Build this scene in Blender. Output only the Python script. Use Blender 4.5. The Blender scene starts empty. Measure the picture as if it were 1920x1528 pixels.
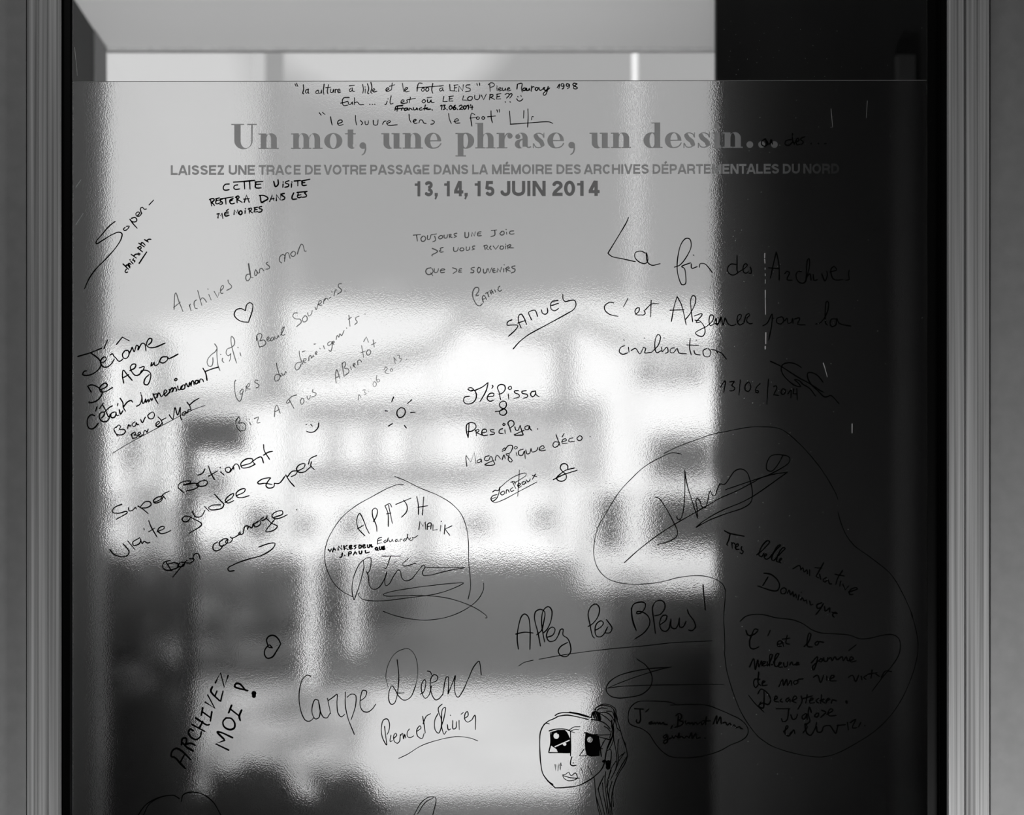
import bpy, bmesh, math, random
import numpy as np
from mathutils import Vector

# ------------------------------------------------------------------ camera, sky, sun, exposure
SC = bpy.context.scene
COL = SC.collection
D = 1.5                 # camera to window pane
S = 0.0006              # metres per photograph pixel on the pane
VX, VY = 778.0, 985.0   # where the view axis meets the picture
EYE = 1.55


def W(px, py, y=0.0):
    k = S * (D + y) / D
    return Vector(((px - VX) * k, y, EYE - (py - VY) * k))


cam = bpy.data.cameras.new('camera')
camo = bpy.data.objects.new('camera', cam)
COL.objects.link(camo)
camo.location = (0, -D, EYE)
camo.rotation_euler = (math.pi / 2, 0, 0)
cam.sensor_width = 36
cam.lens = 36 * D / (1920 * S)
cam.shift_x = (960 - VX) / 1920
cam.shift_y = (VY - 764) / 1920
cam.clip_end = 500
cam.clip_start = 0.05
cam.dof.use_dof = True
cam.dof.focus_distance = D
cam.dof.aperture_fstop = 5.0
cam.dof.aperture_blades = 6
SC.camera = camo

SC.view_settings.view_transform = 'Standard'
SC.view_settings.look = 'None'
SC.view_settings.gamma = 1
SC.view_settings.use_curve_mapping = False
SC.view_settings.exposure = 0.0
SC.cycles.use_adaptive_sampling = False

world = bpy.data.worlds.new('sky')
SC.world = world
world.use_nodes = True
nt = world.node_tree
nt.nodes.clear()
N = nt.nodes.new
L = nt.links.new
wo = N('ShaderNodeOutputWorld')
bg = N('ShaderNodeBackground')
tc = N('ShaderNodeTexCoord')
sep = N('ShaderNodeSeparateXYZ')
L(tc.outputs['Generated'], sep.inputs[0])


def wmath(op, a, b=None, clamp=False):
    n = N('ShaderNodeMath')
    n.operation = op
    n.use_clamp = clamp
    for i, v in enumerate((a, b)):
        if v is None:
            continue
        if isinstance(v, (int, float)):
            n.inputs[i].default_value = v
        else:
            L(v, n.inputs[i])
    return n.outputs[0]


# clouds sit at compass bearing / elevation slopes (x/y, z/y)
ymax = wmath('MAXIMUM', sep.outputs['Y'], 0.05)
su = wmath('DIVIDE', sep.outputs['X'], ymax)
sv = wmath('DIVIDE', sep.outputs['Z'], ymax)
nz = N('ShaderNodeTexNoise')
nz.inputs['Scale'].default_value = 7
nz.inputs['Detail'].default_value = 4
L(tc.outputs['Generated'], nz.inputs['Vector'])
nzo = wmath('MULTIPLY', wmath('SUBTRACT', nz.outputs[0], 0.5), 0.7)


def cloud(cu, cv, ru, rv, soft, amt):
    a = wmath('DIVIDE', wmath('SUBTRACT', su, cu), ru)
    b = wmath('DIVIDE', wmath('SUBTRACT', sv, cv), rv)
    r = wmath('SQRT', wmath('ADD', wmath('MULTIPLY', a, a), wmath('MULTIPLY', b, b)))
    r = wmath('ADD', r, nzo)
    m = wmath('DIVIDE', wmath('SUBTRACT', 1.0, r), soft, clamp=True)
    return wmath('MULTIPLY', m, amt)


c1 = cloud(-0.22, 0.23, 0.135, 0.25, 0.30, 1.0)
c2 = cloud(-0.025, 0.385, 0.105, 0.075, 0.30, 0.9)
c3 = cloud(0.06, 0.125, 0.42, 0.047, 0.2, 2.5)
cm = wmath('MAXIMUM', wmath('MAXIMUM', c1, c2), c3)
ramp = N('ShaderNodeMapRange')
ramp.clamp = False
L(cm, ramp.inputs['Value'])
ramp.inputs['To Min'].default_value = 0.46
ramp.inputs['To Max'].default_value = 0.76
L(ramp.outputs[0], bg.inputs['Strength'])
bg.inputs['Color'].default_value = (1, 1, 1, 1)
L(bg.outputs[0], wo.inputs[0])

sun = bpy.data.lights.new('sun', 'SUN')
sun.energy = 5.6
sun.angle = math.radians(0.6)
suno = bpy.data.objects.new('sun', sun)
COL.objects.link(suno)
suno.rotation_euler = Vector((0.30, 0.62, -0.73)).to_track_quat('-Z', 'Y').to_euler()
suno.location = (-3, -10, 12)

# fill lights added out of view: overhead, low by the wall, inside the porch
def area(name, loc, aim, size, size_y, watts):
    li = bpy.data.lights.new(name, 'AREA')
    li.shape = 'RECTANGLE'
    li.size, li.size_y, li.energy = size, size_y, watts
    o = bpy.data.objects.new(name, li)
    COL.objects.link(o)
    o.location = loc
    o.rotation_euler = (Vector(aim) - Vector(loc)).to_track_quat('-Z', 'Y').to_euler()
    return o


area('overhead_fill', (-0.3, -0.95, 2.80), (0, -0.7, 0), 0.9, 0.3, 3.4)  # unseen fill added to light the frame and lettering from the room
for ux in (-0.66, 0.36):
    u = area('porch_ceiling_fill', (ux, 0.55, 0.25), (ux * 1.1, 1.75, 2.8), 0.25, 0.25, 2.9)  # no fitting here; added to brighten the porch ceiling
    u.data.spread = math.radians(65)
area('low_wall_fill', (1.02, -0.66, 0.85), (0.78, 0, 1.15), 0.2, 0.2, 5.2)  # unseen, added to brighten the lower right wall and frame
area('low_wall_fill', (-0.85, -0.45, 0.90), (-0.55, 0, 1.15), 0.2, 0.2, 1.5)  # same kind of added fill for the lower left wall

# ------------------------------------------------------------------ materials
def mat(name):
    m = bpy.data.materials.new(name)
    m.use_nodes = True
    m.node_tree.nodes.clear()
    return m, m.node_tree.nodes.new, m.node_tree.links.new


def surf(name, v, rough=0.6, var=0.0, scale=(20, 20, 20), bump=0.0, metal=0.0, detail=3, spec=0.5):
    m, n, l = mat(name)
    o = n('ShaderNodeOutputMaterial')
    p = n('ShaderNodeBsdfPrincipled')
    p.inputs['Base Color'].default_value = (v, v, v, 1)
    p.inputs['Roughness'].default_value = rough
    p.inputs['Metallic'].default_value = metal
    p.inputs['Specular IOR Level'].default_value = spec
    l(p.outputs[0], o.inputs[0])
    if var or bump:
        t = n('ShaderNodeTexCoord')
        mp = n('ShaderNodeMapping')
        mp.inputs['Scale'].default_value = scale
        l(t.outputs['Object'], mp.inputs[0])
        x = n('ShaderNodeTexNoise')
        x.inputs['Scale'].default_value = 1
        x.inputs['Detail'].default_value = detail
        l(mp.outputs[0], x.inputs['Vector'])
        if var:
            r = n('ShaderNodeMapRange')
            r.inputs['From Min'].default_value = 0.3
            r.inputs['From Max'].default_value = 0.7
            r.inputs['To Min'].default_value = max(0, v * (1 - var))
            r.inputs['To Max'].default_value = min(1, v * (1 + var))
            l(x.outputs[0], r.inputs['Value'])
            l(r.outputs[0], p.inputs['Base Color'])
        if bump:
            b = n('ShaderNodeBump')
            b.inputs['Strength'].default_value = 1
            b.inputs['Distance'].default_value = bump
            l(x.outputs[0], b.inputs['Height'])
            l(b.outputs[0], p.inputs['Normal'])
    return m


def pane_mat(name, tint):
    m, n, l = mat(name)
    o = n('ShaderNodeOutputMaterial')
    t = n('ShaderNodeBsdfTransparent')
    t.inputs[0].default_value = (tint, tint, tint, 1)
    g = n('ShaderNodeBsdfGlossy')
    g.inputs['Roughness'].default_value = 0.0
    f = n('ShaderNodeFresnel')
    f.inputs['IOR'].default_value = 1.3
    x = n('ShaderNodeMixShader')
    l(f.outputs[0], x.inputs[0])
    l(t.outputs[0], x.inputs[1])
    l(g.outputs[0], x.inputs[2])
    l(x.outputs[0], o.inputs[0])
    return m


def frost_mat():
    m, n, l = mat('frosted_plastic')
    o = n('ShaderNodeOutputMaterial')
    t = n('ShaderNodeBsdfTranslucent')
    t.inputs[0].default_value = (.85, .85, .85, 1)
    d = n('ShaderNodeBsdfDiffuse')
    mx = n('ShaderNodeMixShader')
    mx.inputs[0].default_value = 0.25
    l(t.outputs[0], mx.inputs[1])
    l(d.outputs[0], mx.inputs[2])
    l(mx.outputs[0], o.inputs[0])
    return m


def film_mat():
    m, n, l = mat('textured_film')
    o = n('ShaderNodeOutputMaterial')
    t = n('ShaderNodeTexCoord')
    x = n('ShaderNodeTexNoise')
    x.inputs['Scale'].default_value = 820
    x.inputs['Detail'].default_value = 0.6
    l(t.outputs['Object'], x.inputs['Vector'])
    b = n('ShaderNodeBump')
    b.inputs['Strength'].default_value = 1.0
    b.inputs['Distance'].default_value = 0.000045
    l(x.outputs[0], b.inputs['Height'])
    g = n('ShaderNodeBsdfGlass')
    g.inputs['IOR'].default_value = 1.45
    g.inputs['Roughness'].default_value = 0.06
    l(b.outputs[0], g.inputs['Normal'])
    r = n('ShaderNodeBsdfRefraction')
    r.inputs['IOR'].default_value = 1.45
    r.inputs['Roughness'].default_value = 0.42
    mx = n('ShaderNodeMixShader')
    mx.inputs[0].default_value = 0.075
    l(g.outputs[0], mx.inputs[1])
    l(r.outputs[0], mx.inputs[2])
    l(mx.outputs[0], o.inputs[0])
    return m


def vinyl_mat(name, tint, rough, body, mix):
    # translucent lettering: scatters the daylight behind it, plus a little body colour
    m, n, l = mat(name)
    o = n('ShaderNodeOutputMaterial')
    r = n('ShaderNodeBsdfRefraction')
    r.inputs['IOR'].default_value = 1.25
    r.inputs['Roughness'].default_value = rough
    r.inputs['Color'].default_value = (tint, tint, tint, 1)
    d = n('ShaderNodeBsdfDiffuse')
    d.inputs['Color'].default_value = (body, body, body, 1)
    mx = n('ShaderNodeMixShader')
    mx.inputs[0].default_value = mix
    l(r.outputs[0], mx.inputs[1])
    l(d.outputs[0], mx.inputs[2])
    l(mx.outputs[0], o.inputs[0])
    return m


def ink_mat(name, op):
    m, n, l = mat(name)
    o = n('ShaderNodeOutputMaterial')
    d = n('ShaderNodeBsdfDiffuse')
    d.inputs['Color'].default_value = (0.003, 0.003, 0.003, 1)
    t = n('ShaderNodeBsdfTransparent')
    mx = n('ShaderNodeMixShader')
    mx.inputs[0].default_value = op
    l(t.outputs[0], mx.inputs[1])
    l(d.outputs[0], mx.inputs[2])
    l(mx.outputs[0], o.inputs[0])
    return m


M = dict(
    wall=surf('wall_paint', 0.42, 0.8, 0.06, (60, 60, 60), 0.0004),
    frame=surf('grained_frame', 0.56, 0.42, 0.5, (300, 60, 1.6), 0.0006, 0.0, 5),
    gasket=surf('black_gasket', 0.004, 0.5, spec=0.15),
    frost=frost_mat(),
    pane=pane_mat('window_glass', 0.97),
    film=film_mat(),
    vinyl=vinyl_mat('heading_vinyl', 0.40, 0.60, 0.16, 0.16),
    vinyl_dark=vinyl_mat('date_vinyl', 0.22, 0.60, 0.06, 0.2),
    ink=ink_mat('marker_ink', 1.0),
    ink_faint=ink_mat('worn_marker_ink', 0.82),
    scratch=surf('scratch_white', 0.8, 0.6),
    dust=surf('dust_grey', 0.35, 0.8),
    dark=surf('dark_partition_paint', 0.030, 0.45, 0.15, (9, 9, 3), spec=0.15),
    reflection_and_handle=surf('reflection_and_handle_grey', 0.065, 0.6, spec=0.3),  # strip colour imitates a reflection; the bin handle shares it
    ceil=surf('porch_ceiling_paint', 0.88, 0.8),
    porch=surf('porch_wall_grey', 0.05, 0.7, 0.1, (6, 6, 6)),
    alu=surf('mullion_aluminium', 0.88, 0.4, 0.1, (40, 40, 1)),
    lining=surf('jamb_lining', 0.30, 0.6),
    tower=surf('chimney_concrete', 0.42, 0.9),
    floor=surf('floor_tile', 0.50, 0.5, 0.1, (5, 5, 5)),
    concrete=surf('forecourt_concrete', 0.52, 0.85, 0.12, (1.5, 1.5, 1.5)),
    asphalt=surf('asphalt', 0.058, 0.9, 0.15, (2, 2, 2)),
    grass=surf('rough_grass', 0.25, 0.95, 0.85, (2.4, 1.3, 2.4), 0.0, 0, 1.5),
    leaf=surf('dark_leaf', 0.014, 0.7, 0.7, (3, 3, 3)),
    leaf_mid=surf('grey_leaf', 0.13, 0.6, 0.8, (3, 3, 3)),
    stem=surf('bark', 0.05, 0.9),
    post=surf('white_post_paint', 0.80, 0.5),
    band=surf('grey_band', 0.25, 0.5),
    sign=surf('dark_sign_metal', 0.008, 0.6, spec=0.2),
    render_w=surf('white_render', 0.93, 0.9, 0.05, (0.5, 0.5, 0.5)),
    render_g=surf('pale_grey_render', 0.50, 0.9, 0.08, (0.5, 0.5, 0.5)),
    roof=surf('pale_roof_tiles', 0.45, 0.8, 0.1, (3, 3, 3)),
    roof_edge=surf('roof_edge_grey', 0.33, 0.8),
    shutter=surf('grey_shutter', 0.33, 0.7),
    house_glass=surf('house_window_glass', 0.06, 0.3),
    van=surf('white_van_paint', 0.78, 0.3),
    van_glass=surf('van_window_glass', 0.01, 0.12),
    tyre=surf('tyre_rubber', 0.02, 0.8),
    bin=surf('dark_bin_plastic', 0.006, 0.6, spec=0.2),
)

# ------------------------------------------------------------------ object helpers
def link(name, me, m, parent=None):
    o = bpy.data.objects.new(name, me)
    COL.objects.link(o)
    if m:
        me.materials.append(m)
    if parent:
        o.parent = parent
    return o


def tag(o, label=None, cat=None, group=None, kind=None):
    for k, v in (('label', label), ('category', cat), ('group', group), ('kind', kind)):
        if v:
            o[k] = v
    return o


def thing(name, loc, label, cat, group=None):
    o = bpy.data.objects.new(name, None)
    o.empty_display_size = 0.1
    COL.objects.link(o)
    o.location = loc
    return tag(o, label, cat, group)


class MB:
    """collects shapes into one mesh; coordinates are the parent's own"""
    def __init__(s):
        s.v, s.f = [], []

    def add(s, vs, fs):
        b = len(s.v)
        s.v += [tuple(v) for v in vs]
        s.f += [tuple(b + i for i in f) for f in fs]
        return s

    def box(s, x0, x1, y0, y1, z0, z1, top=None):
        t = top or (0, 0)
        v = [(x0, y0, z0), (x1, y0, z0), (x1, y1, z0), (x0, y1, z0),
             (x0 + t[0], y0 + t[1], z1), (x1 - t[0], y0 + t[1], z1), (x1 - t[0], y1 - t[1], z1), (x0 + t[0], y1 - t[1], z1)]
        return s.add(v, [(3, 2, 1, 0), (4, 5, 6, 7), (0, 1, 5, 4), (1, 2, 6, 5), (2, 3, 7, 6), (3, 0, 4, 7)])

    def prism(s, prof, z0, z1):
        """extrude an (x, y) outline along z"""
        n = len(prof)
        v = [(x, y, z0) for x, y in prof] + [(x, y, z1) for x, y in prof]
        return s.add(v, [tuple(range(n))[::-1], tuple(range(n, 2 * n))] + [(i, (i + 1) % n, n + (i + 1) % n, n + i) for i in range(n)])

    def slab(s, prof, y0, y1):
        """extrude an (x, z) outline along y"""
        n = len(prof)
        v = [(x, y0, z) for x, z in prof] + [(x, y1, z) for x, z in prof]
        return s.add(v, [tuple(range(n)), tuple(range(n, 2 * n))[::-1]] + [(i, n + i, n + (i + 1) % n, (i + 1) % n) for i in range(n)])

    def lathe(s, prof, seg=20, c=(0, 0, 0)):
        v, f = [], []
        for r, z in prof:
            v += [(c[0] + r * math.cos(2 * math.pi * i / seg), c[1] + r * math.sin(2 * math.pi * i / seg), c[2] + z) for i in range(seg)]
        for k in range(len(prof) - 1):
            for i in range(seg):
                j = (i + 1) % seg
                f.append((k * seg + i, k * seg + j, (k + 1) * seg + j, (k + 1) * seg + i))
        f.append(tuple(range(seg))[::-1])
        f.append(tuple(range((len(prof) - 1) * seg, len(prof) * seg)))
        return s.add(v, f)

    def build(s, name, m, parent=None, bevel=0.0, smooth=False, loc=None):
        me = bpy.data.meshes.new(name)
        me.from_pydata(s.v, [], s.f)
        if smooth:
            for p in me.polygons:
                p.use_smooth = True
        o = link(name, me, m, parent)
        if loc:
            o.location = loc
        if bevel:
            b = o.modifiers.new('bevel', 'BEVEL')
            b.width = bevel
            b.segments = 2
            b.limit_method = 'ANGLE'
        return o

# ------------------------------------------------------------------ the setting: inner window, its wall and the room
def st(o):
    return tag(o, kind='structure')


PXF = -0.02  # front of the window frame


def fx(px, y):
    return W(px, 0, y).x


ZB, ZT = 0.35, 2.62
win = bpy.data.objects.new('window_1', None)
COL.objects.link(win)
st(win)


def prof_bar(pts, back=0.05):
    p = [(fx(px, y), y) for px, y in pts]
    return [(p[0][0], back)] + p + [(p[-1][0], back)]


jl = [(50.5, -.002), (51, -.016), (55, -.018), (71, -.018), (73, -.021), (88, -.021), (90, -.0195), (112, -.0195), (115, -.017), (115.5, 0.0)]
jr = [(1775, 0.0), (1775.5, -.017), (1779, -.0195), (1806, -.0195), (1809, -.0165), (1812, -.0195), (1828, -.021), (1831, -.021), (1834, -.019), (1851, -.019), (1854.5, -.017), (1855, -.002)]
MB().prism(prof_bar(jl), ZB, ZT).build('jamb', M['frame'], win)
MB().prism(prof_bar(jr), ZB, ZT).build('jamb', M['frame'], win)
xl, xr = fx(50.5, 0), fx(1855, 0)
MB().box(xl + .04, xr - .045, -.019, .05, ZT - .05, ZT).build('head_rail', M['frame'], win)
MB().box(xl + .04, xr - .045, -.019, .05, ZB, ZB + .05).build('sill_rail', M['frame'], win)
gl = [(115.5, -.004), (120, -.0075), (131, -.0075), (136, -.004)]
gr = [(1737.5, -.004), (1739, -.0055), (1748, -.0055), (1759, -.0055), (1761, -.008), (1763, -.008), (1764.5, -.006), (1774.8, -.006)]
MB().prism([(fx(a, b), b) for a, b in gl] + [(fx(136, .012), .012), (fx(115.5, .012), .012)], ZB + .05, ZT - .05).build('gasket', M['gasket'], win)
MB().prism([(fx(a, b), b) for a, b in gr] + [(fx(1774.8, .012), .012), (fx(1737.5, .012), .012)], ZB + .05, ZT - .05).build('gasket', M['gasket'], win)
MB().box(fx(120, 0), fx(1770, 0), 0.0, 0.006, ZB + .05, ZT - .05).build('pane', M['pane'], win)

RX0, RX1, RY0, RZ = -2.6, 2.8, -4.2, 2.9
wf = MB()
wf.box(RX0, xl, -.004, .10, 0, RZ).box(xr, RX1, -.004, .10, 0, RZ).box(xl, xr, -.004, .10, ZT, RZ).box(xl, xr, -.004, .10, 0, ZB)
st(wf.build('wall_front', M['wall']))
st(MB().box(RX0, RX1, RY0 - .1, RY0, 0, RZ).build('wall_rear', surf('room_rear_paint', 0.05, 0.8)))
st(MB().box(RX0 - .1, RX0, RY0, .10, 0, RZ).build('wall_left', M['porch']))
st(MB().box(RX1, RX1 + .1, RY0, .10, 0, RZ).build('wall_right', M['porch']))
st(MB().box(RX0 - .1, RX1 + .1, RY0 - .1, .10, RZ, RZ + .15).build('ceiling', M['porch']))
st(MB().box(RX0 - .1, RX1 + .1, RY0 - .1, .10, -.15, 0).build('floor', M['floor']))

# glazed porch behind the window
YG = 2.0
PX0 = W(197, 0, YG).x
PX1 = 1.55
PZ = W(0, 88, YG).z
st(MB().box(PX0 - .1, PX0, .10, YG, 0, PZ).build('wall_porch_left', M['porch']))
st(MB().box(PX1, PX1 + .1, .10, YG + .15, 0, PZ).build('wall_porch_right', M['dark']))
st(MB().box(PX0 - 1.5, PX1 + 1.5, .10, YG + .03, PZ, PZ + .12).build('ceiling_porch', M['ceil']))
st(MB().box(PX0 - .1, PX1 + .1, .10, YG + .2, -.15, -.001).build('floor_porch', M['floor']))
# dark partition standing in the porch, with a lighter strip painting in a reflected light band
px0, px1 = W(1343, 0, 1.2).x, 1.55
part = MB().box(px0, px1, 1.2, 1.216, 0, PZ).build('wall_partition', M['dark'])
st(part)
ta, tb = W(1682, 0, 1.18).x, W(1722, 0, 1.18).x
st(MB().box(ta, tb, 1.185, 1.2, 0.2, W(0, 98, 1.18).z).build('reflection_strip_1', M['reflection_and_handle'], bevel=.006))

w2 = bpy.data.objects.new('window_2', None)
COL.objects.link(w2)
st(w2)
zt = W(0, 92, YG).z
MB().box(PX0, PX0 + .004, 1.876, YG, 0, zt + .002).build('jamb', M['lining'], w2)
MB().box(PX0, PX1, YG, YG + .03, zt, PZ).build('head_rail', M['alu'], w2)
MB().box(PX0, PX1, YG, YG + .03, 0, .12).build('sill_rail', M['alu'], w2)
MB().box(PX0, PX1, YG + .014, YG + .020, .12, zt).build('pane', M['pane'], w2)
# outer face of the building, beside and above the porch
fac = MB().box(-9, PX0 - .1, YG, YG + .03, -.15, PZ).box(PX1 + .1, 9, YG, YG + .03, -.15, PZ).box(-9, 9, YG, YG + .03, PZ + .12, 3.06)
st(fac.build('wall_facade', M['render_g']))

# ------------------------------------------------------------------ outdoors
GZ = -0.02
st(MB().box(-60, 60, YG + .2, 11.2, GZ - .2, GZ).build('forecourt', M['concrete']))
st(MB().box(-60, 60, 11.35, 61.0, GZ - .25, GZ - .06).build('street', M['asphalt']))
st(MB().box(-60, 60, 11.2, 11.35, GZ - .2, GZ + .02).build('kerb', M['render_g']))
st(MB().box(-60, 60, 61.0, 90, GZ - .2, GZ + .04).build('pavement', M['concrete']))
st(MB().box(-.30, 1.6, 5.2, 6.05, GZ, GZ + .03).build('dark_band', M['asphalt']))  # dark flat strip laid on the forecourt
tag(MB().box(-9, -.42, YG + .25, 11.1, GZ, GZ + .02).build('lawn', M['grass']),
    'rough mottled grass bed in front of the glazing, left of the bright forecourt', 'lawn', kind='stuff')

rng = random.Random(5)


def foliage(rx, ry, rz, n, size, r):
    b = MB()
    for _ in range(n):
        a, c = r.uniform(0, 2 * math.pi), r.uniform(-0.55, 1)
        q = math.sqrt(max(0, 1 - c * c))
        k = r.uniform(.55, 1.0) * (1 + .18 * math.sin(3 * a + 5 * c))
        p = Vector((rx * q * math.cos(a) * k, ry * q * math.sin(a) * k, rz * (.5 + .5 * c * k)))
        u = Vector((r.uniform(-1, 1), r.uniform(-1, 1), r.uniform(-.4, 1))).normalized()
        w = u.cross(Vector((r.uniform(-1, 1), r.uniform(-1, 1), r.uniform(-1, 1)))).normalized()
        s1, s2 = size * r.uniform(.7, 1.4), size * r.uniform(.3, .5)
        b.add([p, p + u * s1 * .5 + w * s2, p + u * s1, p + u * s1 * .5 - w * s2], [(0, 1, 2, 3)])
    return b


def shrub(px, base_dist, half_px, top_py, label, group, m, n=900, ground=None, depth=None):
    y = base_dist - D
    k = S / D * base_dist
    ground = GZ if y > 11.1 else GZ + .021
    c = W(px, 0, y)
    h = W(0, top_py, y).z - ground
    t = thing('shrub', (c.x, y, ground), label, 'shrub', group)
    rx = half_px * k
    foliage(rx, depth or rx * .8, h, n, max(.05, h * .16), rng).build('foliage', m, t)
    sm = MB()
    for q in range(5):
        a = q * 1.26
        ex, ey = rx * .5 * math.cos(a), rx * .4 * math.sin(a)
        sm.add([(-.015, 0, 0), (.015, 0, 0), (ex + .008, ey, h * .7), (ex - .008, ey, h * .7),
                (0, -.015, 0), (0, .015, 0), (ex, ey + .008, h * .7), (ex, ey - .008, h * .7)], [(0, 1, 2, 3), (4, 5, 6, 7)])
    sm.build('stem', M['stem'], t)
    return t


for px, d, hp, tp, lab in (
        (190, 14.5, 85, 1035, 'dark shrub at the far left beside the street, left of the sign post'),
        (300, 15.5, 70, 1050, 'dark shrub just left of the dark sign post'),
        (425, 14.8, 80, 1042, 'dark shrub just right of the dark sign post'),
        (515, 16.0, 50, 1048, 'dark shrub just left of the nearest white post'),
        (628, 17.5, 32, 1050, 'dark shrub between the two white posts'),
        (722, 18.0, 48, 1068, 'low dark shrub just right of the farther white post')):
    shrub(px, d, hp, tp, lab, 'shrubs along the street', M['leaf'] if px in (190, 300) else M['leaf_mid'])
for px, d, hp, tp, lab in (
        (215, 5.6, 95, 1215, 'black looking bush close behind the glass at the lower left corner'),
        (470, 4.6, 105, 1472, 'low dark bush at the bottom edge, right of the sign post'),
        (650, 5.1, 55, 1478, 'low dark bush at the bottom edge, farthest right of the bushes by the glass')):
    shrub(px, d, hp, tp, lab, 'bushes close to the glass', M['leaf'], 2600)

# white posts
for px, base, top, lab in ((585, 1302, 1030, 'nearer of two white posts at the edge of the street'),
                           (667, 1232, 1040, 'farther of two white posts at the edge of the street')):
    d = (EYE - GZ) / ((base - VY) * S / D)
    k = S / D * d
    t = thing('street_post', (W(px, 0, d - D).x, d - D, GZ + (.021 if d - D < 11.1 else 0)), lab, 'post', 'white posts by the street')
    h = (base - top) * k
    r = 13 * k
    MB().lathe([(r, .05), (r, h - r * .5), (r * .8, h - r * .15), (r * .3, h)], 20).build('shaft', M['post'], t, smooth=False)
    MB().lathe([(r * 1.25, 0), (r * 1.25, .05), (r, .07)], 20).build('base_collar', M['band'], t)

# dark sign on a post just outside
yS = 3.5
kS = S / D * (D + yS)
c = W(353, 0, yS)
t = thing('street_sign', (c.x, yS, GZ + .021), 'dark post with a short sign box on top, right outside the glass', 'sign')
MB().lathe([(16.5 * kS, 0), (16.5 * kS, W(0, 800, yS).z - GZ), (10 * kS, W(0, 792, yS).z - GZ)], 16).build('pole', M['sign'], t)
MB().box(0, 106 * kS, -.05, .05, W(0, 856, yS).z - GZ, W(0, 792, yS).z - GZ).build('sign_box', M['sign'], t, bevel=.015)
MB().lathe([(.09, 0), (.09, .015), (.05, .03)], 16).build('base_plate', M['sign'], t)

# white flagpole out on the street
dF = 30.0
t = thing('flagpole', (W(1191, 0, dF - D).x, dF - D, GZ - .06), 'tall slim white flagpole standing left of the dark partition edge', 'flagpole')
rF = 7 * S / D * dF
hF = W(0, 60, dF - D).z - GZ
MB().lathe([(rF, .05), (rF * .9, hF)], 16).build('mast', M['post'], t)
MB().lathe([(rF * 2.2, 0), (rF * 2.2, .05), (rF * 1.2, .12)], 16).build('base_collar', M['band'], t)
MB().lathe([(rF * .4, 0), (rF * 1.3, rF * .8), (rF * 1.3, rF * 1.6), (rF * .3, rF * 2.4)], 16, (0, 0, hF)).build('finial', M['band'], t)

# dark flared bin outside on the right
yB = 2.75
kB = S / D * (D + yB)
bx0, bx1 = W(1205, 0, yB).x, W(1520, 0, yB).x
cx = (bx0 + bx1) / 2
hw = (bx1 - bx0) / 2
bt = W(0, 1118, yB).z - GZ
t = thing('waste_bin', (cx, yB + .3, GZ), 'big dark flared waste bin outside the glass, in front of the white van', 'bin')
MB().box(-hw - .20, hw + .20, -.42, .42, .06, bt - .12, (.17, .10)).build('body', M['bin'], t, bevel=.02)
MB().box(-hw - .02, hw + .02, -.33, .33, bt - .12, bt, (.03, .06)).build('lid', M['bin'], t, bevel=.025)
for sx in (-1, 1):
    MB().box(sx * hw - .1, sx * hw + .1, -.35, -.2, 0, .07).build('foot', M['bin'], t)
MB().box(-.25, .25, -.36, -.33, bt - .16, bt - .13).build('handle', M['reflection_and_handle'], t)

# van on the street
dV = 27.0
kV = S / D * dV
yV = dV - D
vx0 = W(1095, 0, yV).x
t = thing('van', (vx0, yV, GZ - .06), 'white van parked on the street, left part beside the dark partition', 'van')
vl, vh, vw = 5.0, W(0, 895, yV).z - GZ, 1.9
zb = .28
MB().slab([(0.0, zb), (vl, zb), (vl, vh * .55), (vl - .5, vh * .62), (vl - 1.2, vh), (.55, vh), (.25, vh * .96), (.05, vh * .55)], 0, vw).build('body', M['van'], t, bevel=.08)
for a, b in ((.30, .75), (1.32, 3.0), (3.15, vl - 1.0)):
    MB().box(a, b, -.012, .02, vh * .46, vh * .88).build('side_window', M['van_glass'], t, bevel=.006)
MB().box(.1, vl - .1, -.03, .0, zb + .32, zb + .40).build('side_trim', M['band'], t)
for wx in (.95, vl - .95):
    for wy in (0.06, vw - .06):
        b = MB()
        seg = 24
        ring = [(math.cos(2 * math.pi * i / seg), math.sin(2 * math.pi * i / seg)) for i in range(seg)]
        b.slab([(wx + .34 * p, .34 + .34 * q) for p, q in ring], wy - .1, wy + .1)
        wo_ = b.build('wheel', M['tyre'], t, bevel=.02)
        MB().slab([(wx + .19 * p, .34 + .19 * q) for p, q in ring], wy - .13, wy - .1).build('hub_cap', M['van'], wo_)
MB().box(-.04, .1, .1, vw - .1, zb, zb + .25).build('bumper', M['band'], t, bevel=.02)

# square chimney tower, corner towards the window, in the gap between two houses
dC = 70.0
kC = S / D * dC
cC = W(503, 0, dC - D)
t = thing('chimney_tower', (cC.x, dC - D, GZ - .06), 'very tall square concrete chimney tower behind the low white house', 'tower')
t.rotation_euler.z = math.radians(40)
hc = 29 * kC / (math.cos(math.radians(40)) + math.sin(math.radians(40))) * 1.0
MB().box(-hc, hc, -hc, hc, .3, 30).build('shaft', M['tower'], t)
MB().box(-hc * 1.2, hc * 1.2, -hc * 1.2, hc * 1.2, 0, .3).build('base', M['tower'], t)
MB().box(-hc * 1.12, hc * 1.12, -hc * 1.12, hc * 1.12, 30, 30.5).build('cap', M['tower'], t)

# houses across the street
DH = 63.0


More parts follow.
